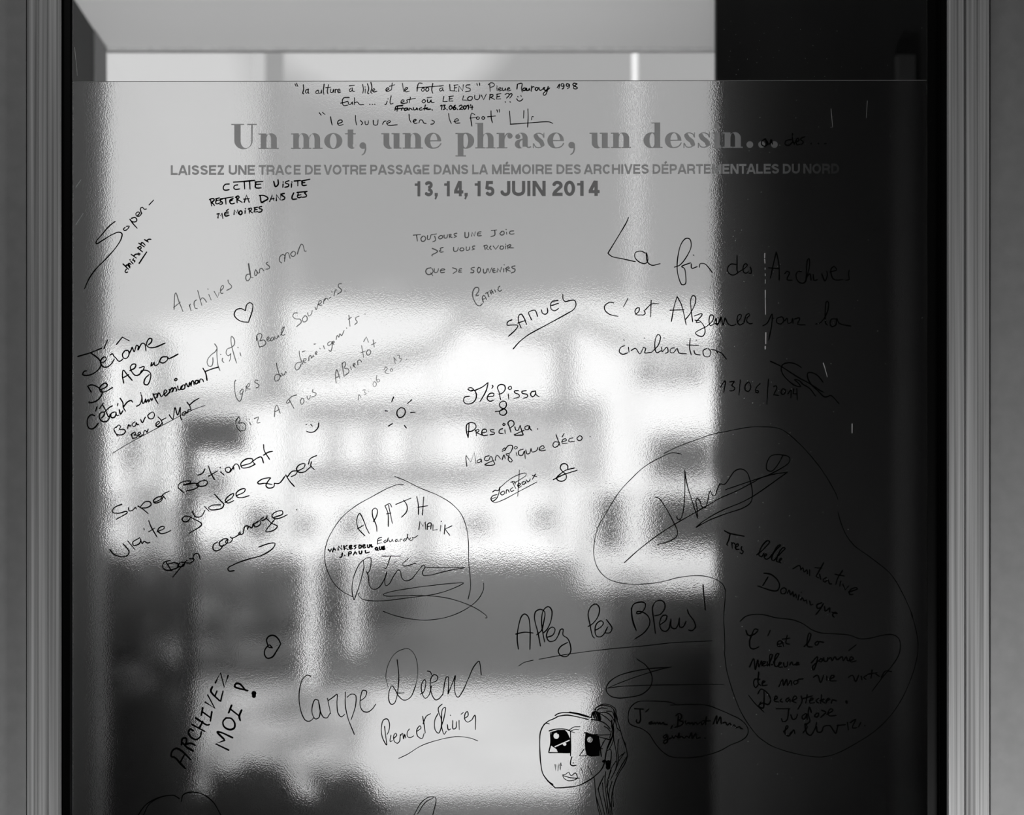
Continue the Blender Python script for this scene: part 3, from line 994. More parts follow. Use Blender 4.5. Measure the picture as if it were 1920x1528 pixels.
note('handwritten_note', [(TA, 1.7, """
294,634 302,652/306,630 314,652/356,640 358,675 352,705 360,708/392,675 378,678 372,692 380,704 394,694/394,672 392,698 398,706
/466,680 450,690 452,705 468,704/470,684 472,702 486,702 492,680/492,680 494,704/512,635 506,690 510,712/545,640 536,690 540,708/524,662 560,658
/562,672 560,696 574,698 582,674/582,674 586,700/594,676 596,700/594,684 604,674 612,678/614,690 632,682 624,672 614,684 618,700 636,694
/712,668 700,680 706,692 722,682/722,664 724,686 740,690/700,648 738,644/800,638 806,670 802,704/820,672 820,702/818,656 820,658
/836,632 846,670 838,704 848,706/862,622 870,660 862,698 872,704/876,688 892,676 884,668 874,682 882,694 908,688
/975,684 998,672 990,662 974,676 980,690 1000,686 1012,678/1022,628 1016,680/1002,652 1040,640/1098,630 1108,690/1112,688 1138,664 1128,660 1114,676 1122,692 1150,688
/1246,630 1222,628 1212,650 1208,690/1206,664 1238,660/1250,664 1240,678 1250,690 1262,680 1258,664 1250,664/1282,662 1272,676 1282,690 1296,678 1290,662 1282,662/1326,630 1318,680 1326,704/1240,660 1374,650
/1392,664 1376,672 1382,688 1398,678/1400,662 1402,682 1408,686/1376,650 1406,646/1452,638 1456,684 1456,684 1490,686/1490,644 1486,688 1486,688 1506,688/1484,644 1512,640/1488,664 1506,662
/1520,690 1520,648 1520,648 1550,686 1550,686 1554,640/1604,640 1576,644 1576,660 1604,668 1606,684 1570,692/1656,632 1660,646/1676,628 1678,646
/1752,640 1756,690/1742,640 1762,624 1786,634 1784,650 1756,660/1806,662 1808,684/1806,650 1808,652/1818,678 1838,668 1830,660 1818,672 1824,686 1842,680/1848,664 1850,684 1864,680 1870,664 1874,684/1882,676 1902,668 1896,660 1884,672 1888,686 1910,680
"""), (TB, 1.9, """36,672 40,636 40,636 74,630 70,670 76,694/98,664 82,668 82,684 100,678 102,664 104,684/108,666 112,684 124,680 128,666 134,684/146,650 144,690/146,668 156,654 166,658
/180,660 172,674 182,684 194,672 188,660 180,660/200,660 208,682 226,676 236,660/270,654 262,690 250,716 236,718 234,704 250,690 282,664/244,660 238,676 254,682 266,668
/338,662 356,634 350,668/384,634 370,632 368,650 384,650 388,634 386,664 374,672/424,636 410,632 406,648 420,652 430,636 428,660 414,668/486,634 464,628 454,640 476,654 490,664 476,672 458,664 468,648 486,634"""),
(TA, 1.8, """700,736 660,738 650,752 650,780 658,796 690,792/636,778 690,764/692,770 698,788 714,784 722,768 726,788/740,738 738,790/738,776 760,768 770,780 780,790 808,788
/852,786 856,788/872,786 876,788/890,786 894,786/984,764 976,786 966,790/990,745 992,747/1014,724 1006,760 1008,784 1028,780
/1086,776 1112,762 1102,752 1088,766 1096,782 1120,778/1130,756 1136,772 1122,778/1158,734 1150,776/1136,752 1196,742/1256,752 1244,764 1256,776 1272,764 1264,752 1256,752/1286,752 1288,772 1306,768 1312,752 1316,772 1336,772/1284,738 1318,734
/1408,728 1402,766 1402,766 1434,766/1452,728 1448,764 1448,764 1476,762/1446,728 1480,724/1450,746 1472,744/1556,724 1548,754 1548,754 1586,756/1600,728 1586,742 1596,758 1618,752 1622,732 1604,726/1640,720 1640,744 1660,752 1676,738 1678,716/1690,718 1706,752 1706,752 1726,712
/1756,712 1750,752/1752,716 1776,714 1774,728 1754,732 1754,732 1788,750/1808,712 1804,748 1804,748 1834,746/1804,712 1836,706/1806,730 1828,726/1868,712 1890,704 1898,718 1878,740/1868,768 1872,770/1900,712 1916,706 1920,716 1902,740/1904,768 1908,770"""),
(TB, 1.9, "34,746 48,762 66,760 80,746/42,728 44,732/66,722 68,726"),
(TA, 2.2, """1100,796 1050,804 1042,832/1062,806 1058,838/1050,822 1090,816/1090,830 1100,812 1108,818/1130,814 1112,820 1116,832 1134,826 1136,812 1140,830/1148,830 1152,814 1172,828/1180,812 1184,828 1200,826 1206,812 1212,828/1240,812 1224,820 1230,830 1246,828/1270,792 1262,830/1254,820 1286,812/1270,818 1290,824 1310,822/1320,828 1324,830
/1384,798 1394,792 1392,826/1404,794 1420,792 1410,806 1422,816 1404,826/1432,826 1434,828/1458,796 1448,810 1456,826 1470,814 1466,798 1458,796/1494,794 1478,812 1484,826 1500,818 1490,808 1480,816/1510,824 1512,826/1524,800 1540,792 1546,804 1522,824 1522,824 1550,824/1562,798 1554,810 1564,824 1576,810 1570,798 1562,798/1580,800 1592,792 1592,824/1610,790 1602,812 1602,812 1626,808/1620,798 1620,826""")],
     'small three line joke in quotation marks above the printed heading')

note('handwritten_note', [(TA, 1.7, """476,850 490,868/500,848 518,862/560,880 566,916 572,942/612,932 648,918 642,904 620,908 612,928 624,944 654,938/746,870 748,910 756,942/784,908 800,926 790,940/818,914 822,938 840,936 844,910/880,906 884,940 910,940 916,902
/950,936 962,914 976,912/985,930 1010,916 1000,908 980,926 990,942 1060,940/1148,862 1152,900 1162,922/1178,918 1202,904 1194,898 1180,910 1190,930 1210,926/1222,926 1230,904 1248,906 1258,926 1276,930/1320,906 1338,916 1330,932 1310,936
/1444,856 1450,896 1464,930/1484,916 1520,906 1508,894 1490,904 1496,926 1530,926/1640,864 1618,852 1610,876 1618,950/1604,890 1650,884/1660,880 1652,892 1664,900 1676,890 1668,880/1700,878 1692,890 1704,900 1716,888 1704,878/1762,836 1764,890 1772,924/1736,880 1796,874/1806,828 1812,846/1824,826 1826,846/1900,838 1908,936"""),
(TB, 1.6, "-14,936 150,924 240,918 284,920 304,930/88,834 86,890/118,822 120,880 116,958/146,902 150,878 160,880")],
     'thin quotation line just over the printed heading')

note('handwritten_note', [(T2, 2.4, """300,95 255,100 235,130 240,158 265,165 300,158/395,105 362,112 352,140 370,155 418,150/470,75 475,150/530,70 535,152/350,74 480,65 588,54/600,70 595,130 610,140 660,138/590,72 678,66/600,100 655,96
/800,66 820,125 850,100 848,46/905,95 902,132/905,72 908,74/970,58 930,75 940,90 968,98 965,120 925,132/1000,92 998,132/1003,72 1006,74/1070,65 1070,115/1030,62 1100,55/1120,60 1118,100 1130,112 1168,108/1112,62 1205,42/1120,82 1150,78
/90,265 105,340/80,270 105,258 130,262 130,280 105,300/105,300 135,335/160,262 150,310 165,318 200,305/150,285 185,275/150,262 190,250/225,262 200,272 205,290 225,300 220,318 195,325/260,262 265,320/200,262 345,240/345,258 310,275 310,305 330,318 360,310/305,285 335,278/385,235 390,305/372,245 400,228 412,245 390,270/395,270 445,300/470,300 495,220 495,220 525,300/465,265 525,258
/650,235 660,295 680,305/640,225 680,222 730,245 735,260 660,305/755,290 785,215 785,215 800,275/765,265 805,255/830,282 830,215 830,215 875,275 875,275 880,205/920,200 890,208 895,225 925,245 918,265 890,275/1025,195 1005,240 1010,265 1060,262/1075,205 1065,235 1080,250 1110,240/1062,190 1175,178/1072,222 1105,215/1165,180 1145,195 1165,215 1165,235 1120,245
/175,475 180,425 180,425 210,455 210,455 218,420 218,420 230,480/165,432 190,425/290,410 255,415 250,440 262,455 300,445/250,432 290,428/270,395 292,378/355,435 360,385 360,385 385,420 385,420 395,380 395,380 405,430/425,395 410,420 425,440 445,425 440,400 425,395/480,395 478,425/482,372 485,374/525,370 528,420/515,375 550,365 550,385 530,395 530,395 560,418/590,365 580,410 580,410 622,405/580,362 620,355/585,385 615,380/665,348 635,355 640,370 670,380 660,405 630,412""")],
     'bold capital note in three lines under the left of the subtitle')

note('handwritten_note', [(T1, 2.0, "578,516 520,560 440,650 365,745 370,765 440,725 540,665 620,635 655,650 650,700 600,790 480,930 370,1040 290,1150 235,1270/690,583 671,600 685,617 713,606/705,570 738,568 720,598/745,490 780,540 825,590/762,480 800,470 822,490 815,515 780,520 748,500/830,450 855,420 838,408 812,425 820,455 850,455 880,420/872,418 862,370 885,355 905,378 930,375/960,328 1010,276"),
(T1, 2.4, "705,1050 690,1075 700,1088 720,1082/668,992 728,1050/700,1022 705,1005 722,1005 745,1035/725,990 745,1018/735,985 757,995/757,965 780,990/745,945 748,948/785,935 775,950 800,955 795,970/760,885 815,925/790,900 805,885 830,880/840,870 835,885 850,890 858,878 840,870/830,810 885,855/838,805 862,795 872,815 850,825/845,760 905,800/868,778 875,752 890,755 915,780/910,720 950,745/935,730 955,715 980,715/848,985 932,858")],
     'steep note with a long sweeping first letter at the upper left')

note('handwritten_note', [(T1, 1.6, "1240,1500 1250,1330 1260,1315 1290,1400 1340,1525/1235,1480 1310,1420/1410,1450 1430,1515/1412,1465 1425,1440/1490,1395 1470,1410 1465,1450 1480,1490 1500,1490/1505,1290 1550,1455/1535,1400 1555,1370 1580,1385 1605,1420/1630,1335 1655,1395/1618,1272 1622,1276/1690,1300 1730,1370 1730,1370 1745,1310/1765,1290 1795,1255 1790,1230 1770,1245 1760,1290 1770,1325 1790,1318/1845,1172 1850,1200 1885,1240 1880,1260 1830,1288"),
(T2, 1.6, "535,1105 500,1110 485,1150 500,1180 525,1170 540,1130 520,985/515,990 525,1060 545,1140 570,1145/600,1055 585,1085 595,1125 615,1100 605,1060 620,1090 632,1095/640,1090 645,1050 665,1040 690,1070/735,970 715,985 755,1025 745,1045 710,1050/890,980 865,960 870,910 900,885 925,900 920,965/920,930 940,870 960,865 985,930/1010,855 990,880 1005,905 1035,900 1045,865 1020,848 1010,855/1065,880 1080,830 1110,770 1125,775 1150,850 1165,845"),
], 'three worn words slanting upward over a small heart', 'ink_faint')

note('handwritten_drawing', [(TM, 1.9, "305,268 320,210 345,192 372,205 375,250 335,378 335,378 270,370 220,340 200,305 220,260 265,248 305,268")], 'small heart under three slanting words')

note('handwritten_note', [(TJ, 1.6, "1575,390 1600,430 1600,500 1615,640 1635,690/1600,450 1580,480 1540,510 1500,560 1490,600 1510,640 1540,640 1555,600 1555,545/1665,550 1660,580 1680,600/1642,508 1646,512/1755,500 1750,560 1740,585/1755,500 1730,525 1705,500 1715,450 1760,430 1795,400 1795,340 1765,305 1758,350 1775,450 1820,605/1860,490 1870,525/1835,430 1840,434"),
(TM, 1.6, """415,510 435,600 445,618/410,550 415,500 445,482 462,500 450,540 440,555 480,545 500,570 480,600 440,610/510,545 530,530 525,515 510,530 515,555 540,550/560,520 545,535 550,555 570,540 575,515 580,545/585,515 595,535 610,520 615,500 625,520/640,500 660,460 675,420 660,430 645,470 655,500 680,495
/800,290 770,290 755,320 780,345 825,350 835,375 790,420/860,325 845,345 855,375 885,365 890,330 870,315 860,325/895,290 905,320 930,300 938,265/965,235 975,260 995,200/1000,210 1025,190 1020,170 1000,185 1000,215 1030,215/1045,200 1050,165 1065,150/1050,175 1075,150 1090,165/1100,150 1115,140/1122,90 1126,92/1145,125 1160,70 1170,75/1215,12 1190,15 1185,40 1215,70 1210,90 1175,112/1248,82 1250,84
/215,925 205,940 205,1010 220,1090 250,1125 265,1110 280,1040/275,1010 255,1035 260,1060 280,1045 285,1015 275,1010/318,985 308,1035/310,990 340,955 345,975 318,1002 352,1012/425,930 400,925 395,945 430,965 435,985 405,1000/640,880 600,870 580,905 590,935 620,925 640,880/600,765 610,820 640,890 650,885/650,860 660,880 680,865 685,840 695,855
/830,755 790,765 775,800 790,830 815,815 835,770/815,650 820,700 850,775/850,745 875,740 880,720 860,725 855,755 880,760/845,658 872,648/905,740 910,700 925,690 930,720 950,690 955,705/970,680 985,660 975,655 968,675 985,685/955,585 970,582/1010,625 1015,630/1045,600 1055,630/1110,560 1085,575 1090,600 1120,580 1125,555 1125,620 1110,655 1095,640/1130,580 1148,565 1140,555 1130,575 1145,590/1165,540 1175,500 1190,520 1200,485 1215,505 1240,455/1262,432 1266,434/1285,310 1295,415/1280,350 1310,330/1380,320 1350,335 1350,355 1365,375 1340,400/1438,300 1440,301
/245,1270 215,1310 230,1380 260,1410/220,1310 245,1275 255,1300 240,1330 290,1330 310,1365 300,1400 260,1405/345,1325 360,1350/342,1295 345,1297/390,1290 430,1275 415,1330 445,1325/580,1270 590,1180 605,1160 620,1200 635,1240/585,1225 630,1200/790,1065 745,1080 695,1135 700,1145 730,1130/720,1110 765,1192/840,1095 825,1125 840,1155 860,1130 855,1100 840,1095/890,1075 895,1105 915,1100 920,1070/945,1015 940,1035 975,1050 970,1070 930,1085
/1165,950 1158,880 1170,825 1190,880 1200,910/1160,905 1190,890/1220,765 1240,890/1220,770 1245,750 1255,780 1240,810 1280,820 1285,850 1250,880/1300,800 1310,825/1325,790 1345,775 1335,765 1325,785 1345,805/1370,780 1370,740 1395,735 1405,755/1405,600 1425,710/1400,665 1440,650/1465,640 1450,665 1465,690 1490,670 1485,640 1465,640/1425,560 1450,515 1450,515 1470,565/1515,545 1525,610/1500,590 1540,570"""),
], 'three worn lines slanting upward left of centre', 'ink_faint')

note('handwritten_drawing', [(TM, 2.0, "1000,1330 995,1370 960,1410 920,1420 885,1408/925,1345 940,1360/880,1345 884,1347")], 'tilted smiling face')

note('handwritten_date', [(TM, 1.1, "1375,1115 1380,1060 1400,1090/1415,1020 1440,1015 1430,1040 1450,1050 1430,1065/1470,1030 1472,1032/1525,940 1512,965 1525,990 1545,970 1540,945 1525,940/1550,880 1545,920 1560,945 1578,930 1565,915 1550,925/1615,830 1635,800 1650,815 1625,850 1665,865/1685,815 1675,835 1690,845 1700,825 1685,815/1710,710 1725,770/1712,712 1735,740/1745,690 1765,690 1760,715 1785,725 1770,750/1830,728 1833,729")],
     'very faint slanting date', 'ink_faint')

note('handwritten_drawing', [(TM, 2.1, "1775,1185 1745,1210 1740,1250 1760,1278 1795,1270 1818,1235 1810,1195 1775,1185/1708,1085 1690,1130/1880,1110 1840,1148/1630,1215 1652,1218/1870,1232 1910,1230/1660,1360 1698,1335/1810,1355 1830,1378")],
     'small sun drawing with six rays')

note('handwritten_note', [(TJ, 2.3, """40,532 180,490 310,438/180,490 240,530 290,580 300,630 270,680 200,730 130,745 95,735 110,700 138,692/335,440 375,345/300,600 340,590 360,560 345,535 310,555 295,600 320,645 370,650 420,610 450,560/405,515 430,500 445,530 470,550 490,580 515,585 545,560/565,470 540,510 555,550 590,550 615,510 605,465 570,465/475,395 540,315 540,315 615,355/615,500 640,455 650,425 672,480 700,405 720,420 715,460 760,385 790,390 805,470/835,400 865,370 870,335 845,328 820,360 810,400 840,430 900,430 1020,382
/190,930 150,862 150,862 200,850 270,880 315,930 300,980 240,1035 165,1050 170,1035/290,905 350,880 372,850 350,830 310,850 285,890 300,930 350,925 430,880/555,830 540,740 550,685 590,730 650,800/555,768 610,735/625,690 680,660 690,620 655,618 630,650 650,710 690,745 735,730 755,690/730,660 785,645 770,690 745,720/770,685 820,690 855,720 855,780 820,850 785,840 795,780 840,735/870,600 860,640 880,625 900,595/895,600 905,635 940,620 960,575/1040,535 985,540 960,590 1000,605 1050,560 1040,530 1060,555 1100,540 1165,505
/230,1195 190,1185 155,1220 145,1280 165,1335 200,1345 240,1320 270,1280/255,1095 240,1145/310,1220 335,1190 340,1160 300,1160 280,1200 300,1250 345,1265 385,1240 400,1180/285,1115 325,1055/320,1080 350,1130 380,1200 395,1215/345,1150 400,1100 430,1085/450,1155 415,1170 415,1215 450,1215 470,1170 465,1150 480,1195 500,1190/505,1130 520,1180 545,1140/490,1060 485,1085/515,1000 545,1050 550,1100 575,1145/550,1100 600,1040 640,1025 655,1045
/700,1090 735,1070 760,990 750,960/760,990 770,1060 790,1040 800,1010/745,940 748,944/800,1010 805,1050 830,1010 835,1045 860,1000 870,1030 880,1000/885,950 905,1000 940,1060/895,960 925,950 925,990 905,1000/930,990 945,940 960,950 975,985 1000,960/1005,960 1040,920 1020,905 1005,940 1025,975 1060,940/1065,900 1075,930 1060,945/1060,945 1100,880 1110,915 1095,930/1095,930 1130,880 1150,915 1140,920/1160,865 1170,905 1190,900 1200,865/1215,855 1200,900 1240,890 1235,850 1215,855/1240,880 1255,830 1275,870 1285,870 1295,820 1310,860/1310,860 1320,810 1335,805 1345,850/1385,800 1360,805 1360,840 1385,830 1395,795 1400,825/1405,825 1415,785 1440,790 1450,815/1445,665 1475,720 1490,800/1470,700 1550,670 1620,650/1135,780 1125,795 1140,805 1155,785 1140,775"""),
(TJ, 2.0, """445,1350 470,1400 485,1425/470,1330 500,1300 520,1320 505,1350 560,1350 575,1375 550,1405 490,1410 455,1380 445,1345 470,1320/600,1340 610,1295 625,1315 640,1300/680,1265 650,1290 665,1320 690,1305 695,1270 710,1300 725,1290/745,1240 765,1275 790,1225 800,1210/855,1165 825,1195 845,1230 885,1225 900,1180 880,1155 855,1165
/640,1400 655,1455/635,1410 680,1380 690,1400 665,1415 705,1415 700,1440 660,1450/715,1420 745,1395 735,1380 715,1400 730,1430 765,1410/775,1410 785,1370 800,1360 815,1385 830,1345/915,1310 960,1270 945,1260 915,1290 930,1320 970,1300 990,1270/940,1210 970,1240 995,1300/975,1250 1030,1220/1065,1185 1105,1235 1130,1105 1160,1190 1190,1100 1190,1200 1205,1245/1240,1150 1210,1170 1215,1195 1245,1180 1250,1145 1260,1170/1270,1165 1280,1130 1300,1130/1265,1045 1295,1085 1310,1130/1290,1080 1340,1035 1400,1000"""),
(TJ, 1.2, "430,1618 580,1525 1100,1245 1250,1165 1370,1115 1470,1080")],
     'bold slanting note of several lines by the left edge, underlined')

note('handwritten_note', [(TK, 2.1, """175,560 110,590 95,625 150,635 215,620 220,630 130,685/230,590 235,615 265,610 290,585 295,600/310,575 350,600 395,638/330,580 370,540 410,540 420,565 380,590 345,590/440,545 490,525 510,500 475,500 440,530 450,550 500,535 520,500/515,485 540,515/505,495 530,470 570,452
/690,462 645,415 660,385 720,365 750,370 740,385 690,398/690,400 790,385 820,400 800,425 715,450/870,360 830,370 800,400 830,410 880,400 890,370 860,355/810,318 850,300 870,262/898,240 920,300 950,355/900,325 975,282/1000,290 1030,315/998,252 1000,254/1045,285 1040,262 1070,250 1085,265 1070,295 1050,290/1080,290 1110,250 1110,270/1105,245 1130,222 1150,235 1160,268/1175,240 1260,210 1270,185 1220,180 1170,220 1180,255 1240,250 1290,225/1290,225 1270,205 1290,185 1315,170 1340,165 1360,215/1360,62 1365,110 1410,185/1360,150 1400,125 1435,118
/75,940 110,980 180,1000 225,985 235,955 185,890/225,868 285,940/325,840 265,880 275,905 320,890 335,860/330,850 345,890 360,870 390,885 410,878/360,765 362,775/400,698 420,750 470,835/400,790 450,760/470,790 530,760 525,745 490,755 475,780 500,805 540,800 585,780
/745,665 700,660 680,685 690,705 730,700 750,670 770,680 840,720 840,735 735,805/765,620 790,665 840,660 870,610/868,580 905,618/1000,565 930,570 900,590 915,605 970,605 1015,590 1030,560/950,475 980,510 1030,560/1040,545 1100,500 1110,470 1070,490 1040,530 1060,550 1110,530/1130,490 1200,455 1205,432 1170,435 1130,470 1140,500 1180,505 1240,488
/1450,385 1445,415 1400,425 1380,405 1410,350 1420,340 1350,350 1310,380 1320,390 1370,385 1430,395/1450,385 1490,385 1540,325/1545,315 1580,370 1618,412/1560,330 1600,285 1640,285 1630,310 1590,330/1640,285 1700,250 1705,222 1660,230 1635,265 1650,290 1700,290 1760,240/1760,205 1755,240 1785,270/1735,225 1750,180 1805,152
/600,1110 540,1110 515,1080 530,1045 580,1030/545,1045 590,1115/560,1060 620,1050 650,1065 640,1090 580,1110/660,1050 640,1080 690,1075 700,1050 670,1045/690,1060 600,1170/720,1030 700,1045 750,1050 780,1020 740,1015/770,1010 775,985 800,970 820,985 830,1020
/975,875 940,900 940,940 965,950 1000,935 1025,900/1020,855 990,880 1000,910 1050,890 1060,850 1020,850/1060,850 1040,880 1080,880 1100,850 1080,835/1095,845 1130,830 1170,800/1165,790 1150,805 1175,815 1195,795/1190,790 1205,745 1230,740 1225,765/1225,770 1240,745 1260,760 1275,720/1310,710 1280,725 1290,750 1330,730 1335,700 1305,705/1360,670 1335,685 1350,695 1385,675 1390,655/1385,680 1430,720 1475,745 1440,780 1380,790 1380,780 1450,690/1450,670 1520,640 1515,615 1460,625 1430,655 1450,680 1500,675 1558,648
/1320,918 1400,890 1455,887 1440,925 1350,985 1230,1020 1120,1060 1062,1095 1070,1118 1115,1115/1637,606 1639,608""")],
     'large looping note in three slanting lines crossing the sign post')

note('drawn_outline', [(TL, 1.3, "850,145 800,145 700,180 550,260 400,345 270,450 180,570 120,690 95,830 120,960 180,1080 260,1160 360,1215/765,68 870,110 1000,175 1180,250 1310,330 1400,430 1450,560 1468,700 1470,880 1485,1030 1488,1130 1465,1238/430,1180 415,1190 450,1235 560,1255 700,1250 900,1225 1150,1190 1300,1145 1420,1085 1350,1085 1100,1110 880,1140 700,1175 655,1195 680,1208 850,1205 1050,1205 1250,1225 1450,1285 1570,1345 1640,1400 1645,1415 1630,1418/1612,1085 1610,1150 1560,1240 1450,1330 1280,1405 1080,1438 900,1425 750,1390 655,1355/1435,938 1250,938 1060,935")], 'thin looping outline around several names')

note('handwritten_note', [(TL, 1.8, """480,635 415,560 405,470 430,420 460,470 500,570 522,612/410,568 465,535/550,395 555,450 590,540 595,592/550,430 555,385 580,370 600,390 590,450 560,500/672,348 700,420 704,546/672,348 718,328 736,360/706,342 742,515/688,425 728,418/775,335 920,275/850,295 880,340 880,400 830,458/975,262 990,340 992,432/1042,265 1035,350 1028,438/985,362 1080,348
/995,575 1005,495 1005,495 1035,545 1035,545 1055,500 1055,500 1060,572/1075,575 1080,520 1110,512 1108,570/1078,548 1110,540/1130,530 1130,582 1130,582 1170,575/1205,535 1198,590/1208,495 1212,497/1245,530 1238,618/1310,540 1245,570 1245,570 1290,630"""),
(TL, 1.5, """640,650 608,660 600,715/605,682 640,672/600,710 640,700/680,675 660,690 670,700 690,685 705,650 695,690/710,675 718,692 735,685 740,665 750,690/790,668 770,678 775,692 795,680 800,690/815,690 820,665 835,670/865,660 845,680 860,685 880,660 890,615 885,640 900,670/915,655 905,670 920,680 940,665 930,650 950,655 985,630
/640,828 820,828/725,830 690,930 680,945 655,935/755,885 782,882/895,850 840,905 850,922 900,915 965,898 970,905/375,1245 360,1180 360,1090 390,980 440,890 500,845 535,845 540,880 530,950 510,990 495,975/465,870 470,930 450,1030 420,1130 380,1245/500,985 515,1030 525,1110 560,1145 610,1130 660,1060 690,975/690,985 670,1060 680,1110 710,1095 760,1010 800,960 820,975 830,1030 860,1062 920,1050 980,980 1040,915 1055,930 1030,980 1035,1010 1100,1010 1260,970 1420,942"""),
(TL, 2.6, """132,765 148,785 148,785 160,762/172,785 185,745 185,745 200,772/178,765 198,762/225,770 228,735 228,735 260,765 260,765 258,728/280,730 285,768/310,725 285,748 285,748 320,765/355,728 335,730 338,760 362,755/338,745 355,742/395,725 375,732 395,745 380,760/425,722 425,755 445,745 445,728 425,722/480,720 462,722 465,750 488,746/465,735 482,732/505,722 508,745 525,742 525,718/540,718 545,742 555,738/595,745 578,755 590,770 605,758 595,745/598,765 608,775/620,740 622,765 638,762 638,738/665,735 648,740 650,765 672,760/650,752 668,748
/265,800 258,835 240,840/288,822 291,824/325,825 328,790 350,788 350,802 330,808/372,815 388,780 388,780 402,808/378,800 398,796/425,782 430,805 448,802 450,778/485,775 488,798 522,790""")],
     'names and a signature inside a large rounded outline')

note('handwritten_drawing', [(TN, 2.4, '1110,232 1085,205 1065,215 1080,228 1110,232/1068,212 1055,150 1085,115 1130,112 1170,145 1195,195 1195,195 1150,270 1110,325 1060,335 1035,300 1040,250 1068,212')], 'small heart lying on its side')

note('handwritten_note', [(TN, 3.2, """250,1420 205,1375 150,1315 115,1305 125,1250 165,1225 210,1245 260,1290 305,1335/200,1370 245,1285/330,1250 270,1215 220,1165/215,1190 225,1130 260,1125 265,1160 250,1190/255,1185 310,1175 350,1195/330,1048 300,1035 285,1070 310,1115 360,1138 400,1110 412,1060/320,990 445,1058/355,925 470,995 490,990/390,1030 425,960/425,825 410,900/418,862 505,925/515,865 500,955/450,770 545,832 545,832 475,700/520,618 505,660 600,765 600,765 625,662/545,710 565,660/550,578 600,478 600,478 638,622 638,622 675,508
/680,1242 552,1180 552,1180 645,1145 645,1145 568,1062 610,1070 720,1120/655,925 625,960 635,1010 690,1040 735,1025 740,975 705,930 655,925/710,800 680,875/695,835 790,910/808,848 785,910 795,950/868,655 740,615 755,585 790,590 850,655"""), (TN, 8.6, "930,682 930,708")],
     'steep bold capitals with an exclamation mark at the lower left')

note('handwritten_note', [(TP, 1.7, """218,342 185,330 140,370 112,460 108,580 130,690 170,760 210,765 250,730/290,570 260,560 235,610 230,690 260,745 295,730 305,650 290,575 310,680 340,730 370,735 400,690/375,550 405,695/385,570 440,530 465,510 465,600 475,690 505,725 540,700/545,490 545,620 570,740 630,892/560,540 600,510 640,520 640,620 600,750/690,570 730,540 745,485 710,475 690,530 685,620 710,670 755,680 800,650 832,605
/1035,185 1050,330 1045,440 1030,540 1005,600 975,605 955,560 960,480 985,430 1010,460 1050,530 1100,568 1160,540 1210,430/1045,500 1100,498/1255,510 1285,490 1305,400 1295,372 1265,420 1270,500 1300,550 1335,520 1360,430/1320,292 1350,300 1360,330/1360,400 1405,385 1418,345 1385,325 1355,360 1350,450 1370,530 1400,565 1440,545 1465,510/1465,520 1500,350 1515,345 1520,430 1515,510/1515,510 1560,400 1585,335 1575,430 1590,520 1610,540 1650,490 1710,360 1760,250 1810,198 1820,240 1830,330
/915,815 925,900 935,992 895,920 885,830 905,755 940,745 962,790 955,860 940,890/975,900 968,960 990,950/1000,930 1030,900 1020,880 1000,910 1010,960 1040,975 1060,950/1060,950 1065,890/1065,905 1085,880 1095,935 1105,890 1115,925/1150,840 1130,870 1135,915 1165,920 1190,905/1225,860 1260,830 1250,810 1220,850 1230,910 1270,930 1290,880/1275,720 1290,800 1300,878/1280,790 1310,720 1350,695/1420,695 1390,760 1395,850 1425,880 1450,830 1450,740 1430,690 1425,640 1460,605/1450,830 1485,700 1490,635 1465,650 1455,740 1460,840 1480,890 1500,860/1510,800 1520,850 1540,840/1538,710 1540,712/1560,760 1565,840 1590,830 1595,770/1620,760 1622,845/1670,740 1705,715 1700,675 1680,690 1675,750 1700,775 1740,755/1740,755 1770,710 1775,845/1640,700 1660,685"""),
(TP, 1.0, "1210,430 1230,290 1205,150 1150,85 1090,85 1010,130 950,230 928,350 950,450"), (TP, 1.3, "1050,1118 1130,1080 1260,1000 1420,945 1600,912 1720,925 1798,952")],
     'tall thin cursive words at the bottom centre with two names below')

note('handwritten_note', [(TQ, 2.0, """148,592 138,500 150,390 180,300 205,285 235,310 250,400 250,596/125,462 200,445 278,452/342,565 320,450 290,320 300,265 340,245 378,265 372,350 350,430 308,468/378,528 360,430 352,330 370,250 410,220 440,250 435,340 400,420 370,450/400,490 450,470 470,420 450,400 415,420 395,480 420,525 470,515 500,470/500,470 520,420 540,418 540,470 580,500 605,560 605,620 570,658 520,650 498,610 520,570 580,535
/815,495 800,480 775,370 760,280 790,215 830,198 858,230 850,300 800,370 760,395/820,430 870,400 895,365 875,345 835,370 820,430 835,480 870,485 900,460 930,400/920,335 940,360 970,410 950,450 905,450/1138,235 1150,330 1185,435 1185,435 1160,380 1140,260 1160,200 1230,180 1262,195 1255,240 1215,280 1185,280 1190,265 1240,270 1290,310 1300,370 1260,440 1175,502/1350,455 1335,330 1325,230 1350,180 1395,165 1430,190 1430,240 1390,290 1345,300/1390,380 1440,340 1450,300 1415,300 1390,350 1400,420 1440,438 1470,410 1480,350/1485,330 1490,400 1520,415 1550,380 1560,320 1565,400 1590,400 1620,350/1632,250 1640,280 1690,350 1700,400 1670,432 1640,425/1768,30 1775,120 1788,250"""),
(TQ, 1.3, "152,740 200,710 280,690/330,682 600,635 950,592 1250,565 1500,538 1850,520/930,935 1050,920 1300,910 1950,902/1485,752 1400,770 1200,830 1050,885 930,935")], 'large underlined cheer low in the centre')

note('signature', [(TQ, 1.7, "1190,682 1260,730 1310,800 1322,870 1300,930 1230,990 1120,1015 1020,1022 950,1000 918,950 940,890 1020,830 1150,790 1300,765 1485,752")],
     'leaf shaped signature under the cheer')

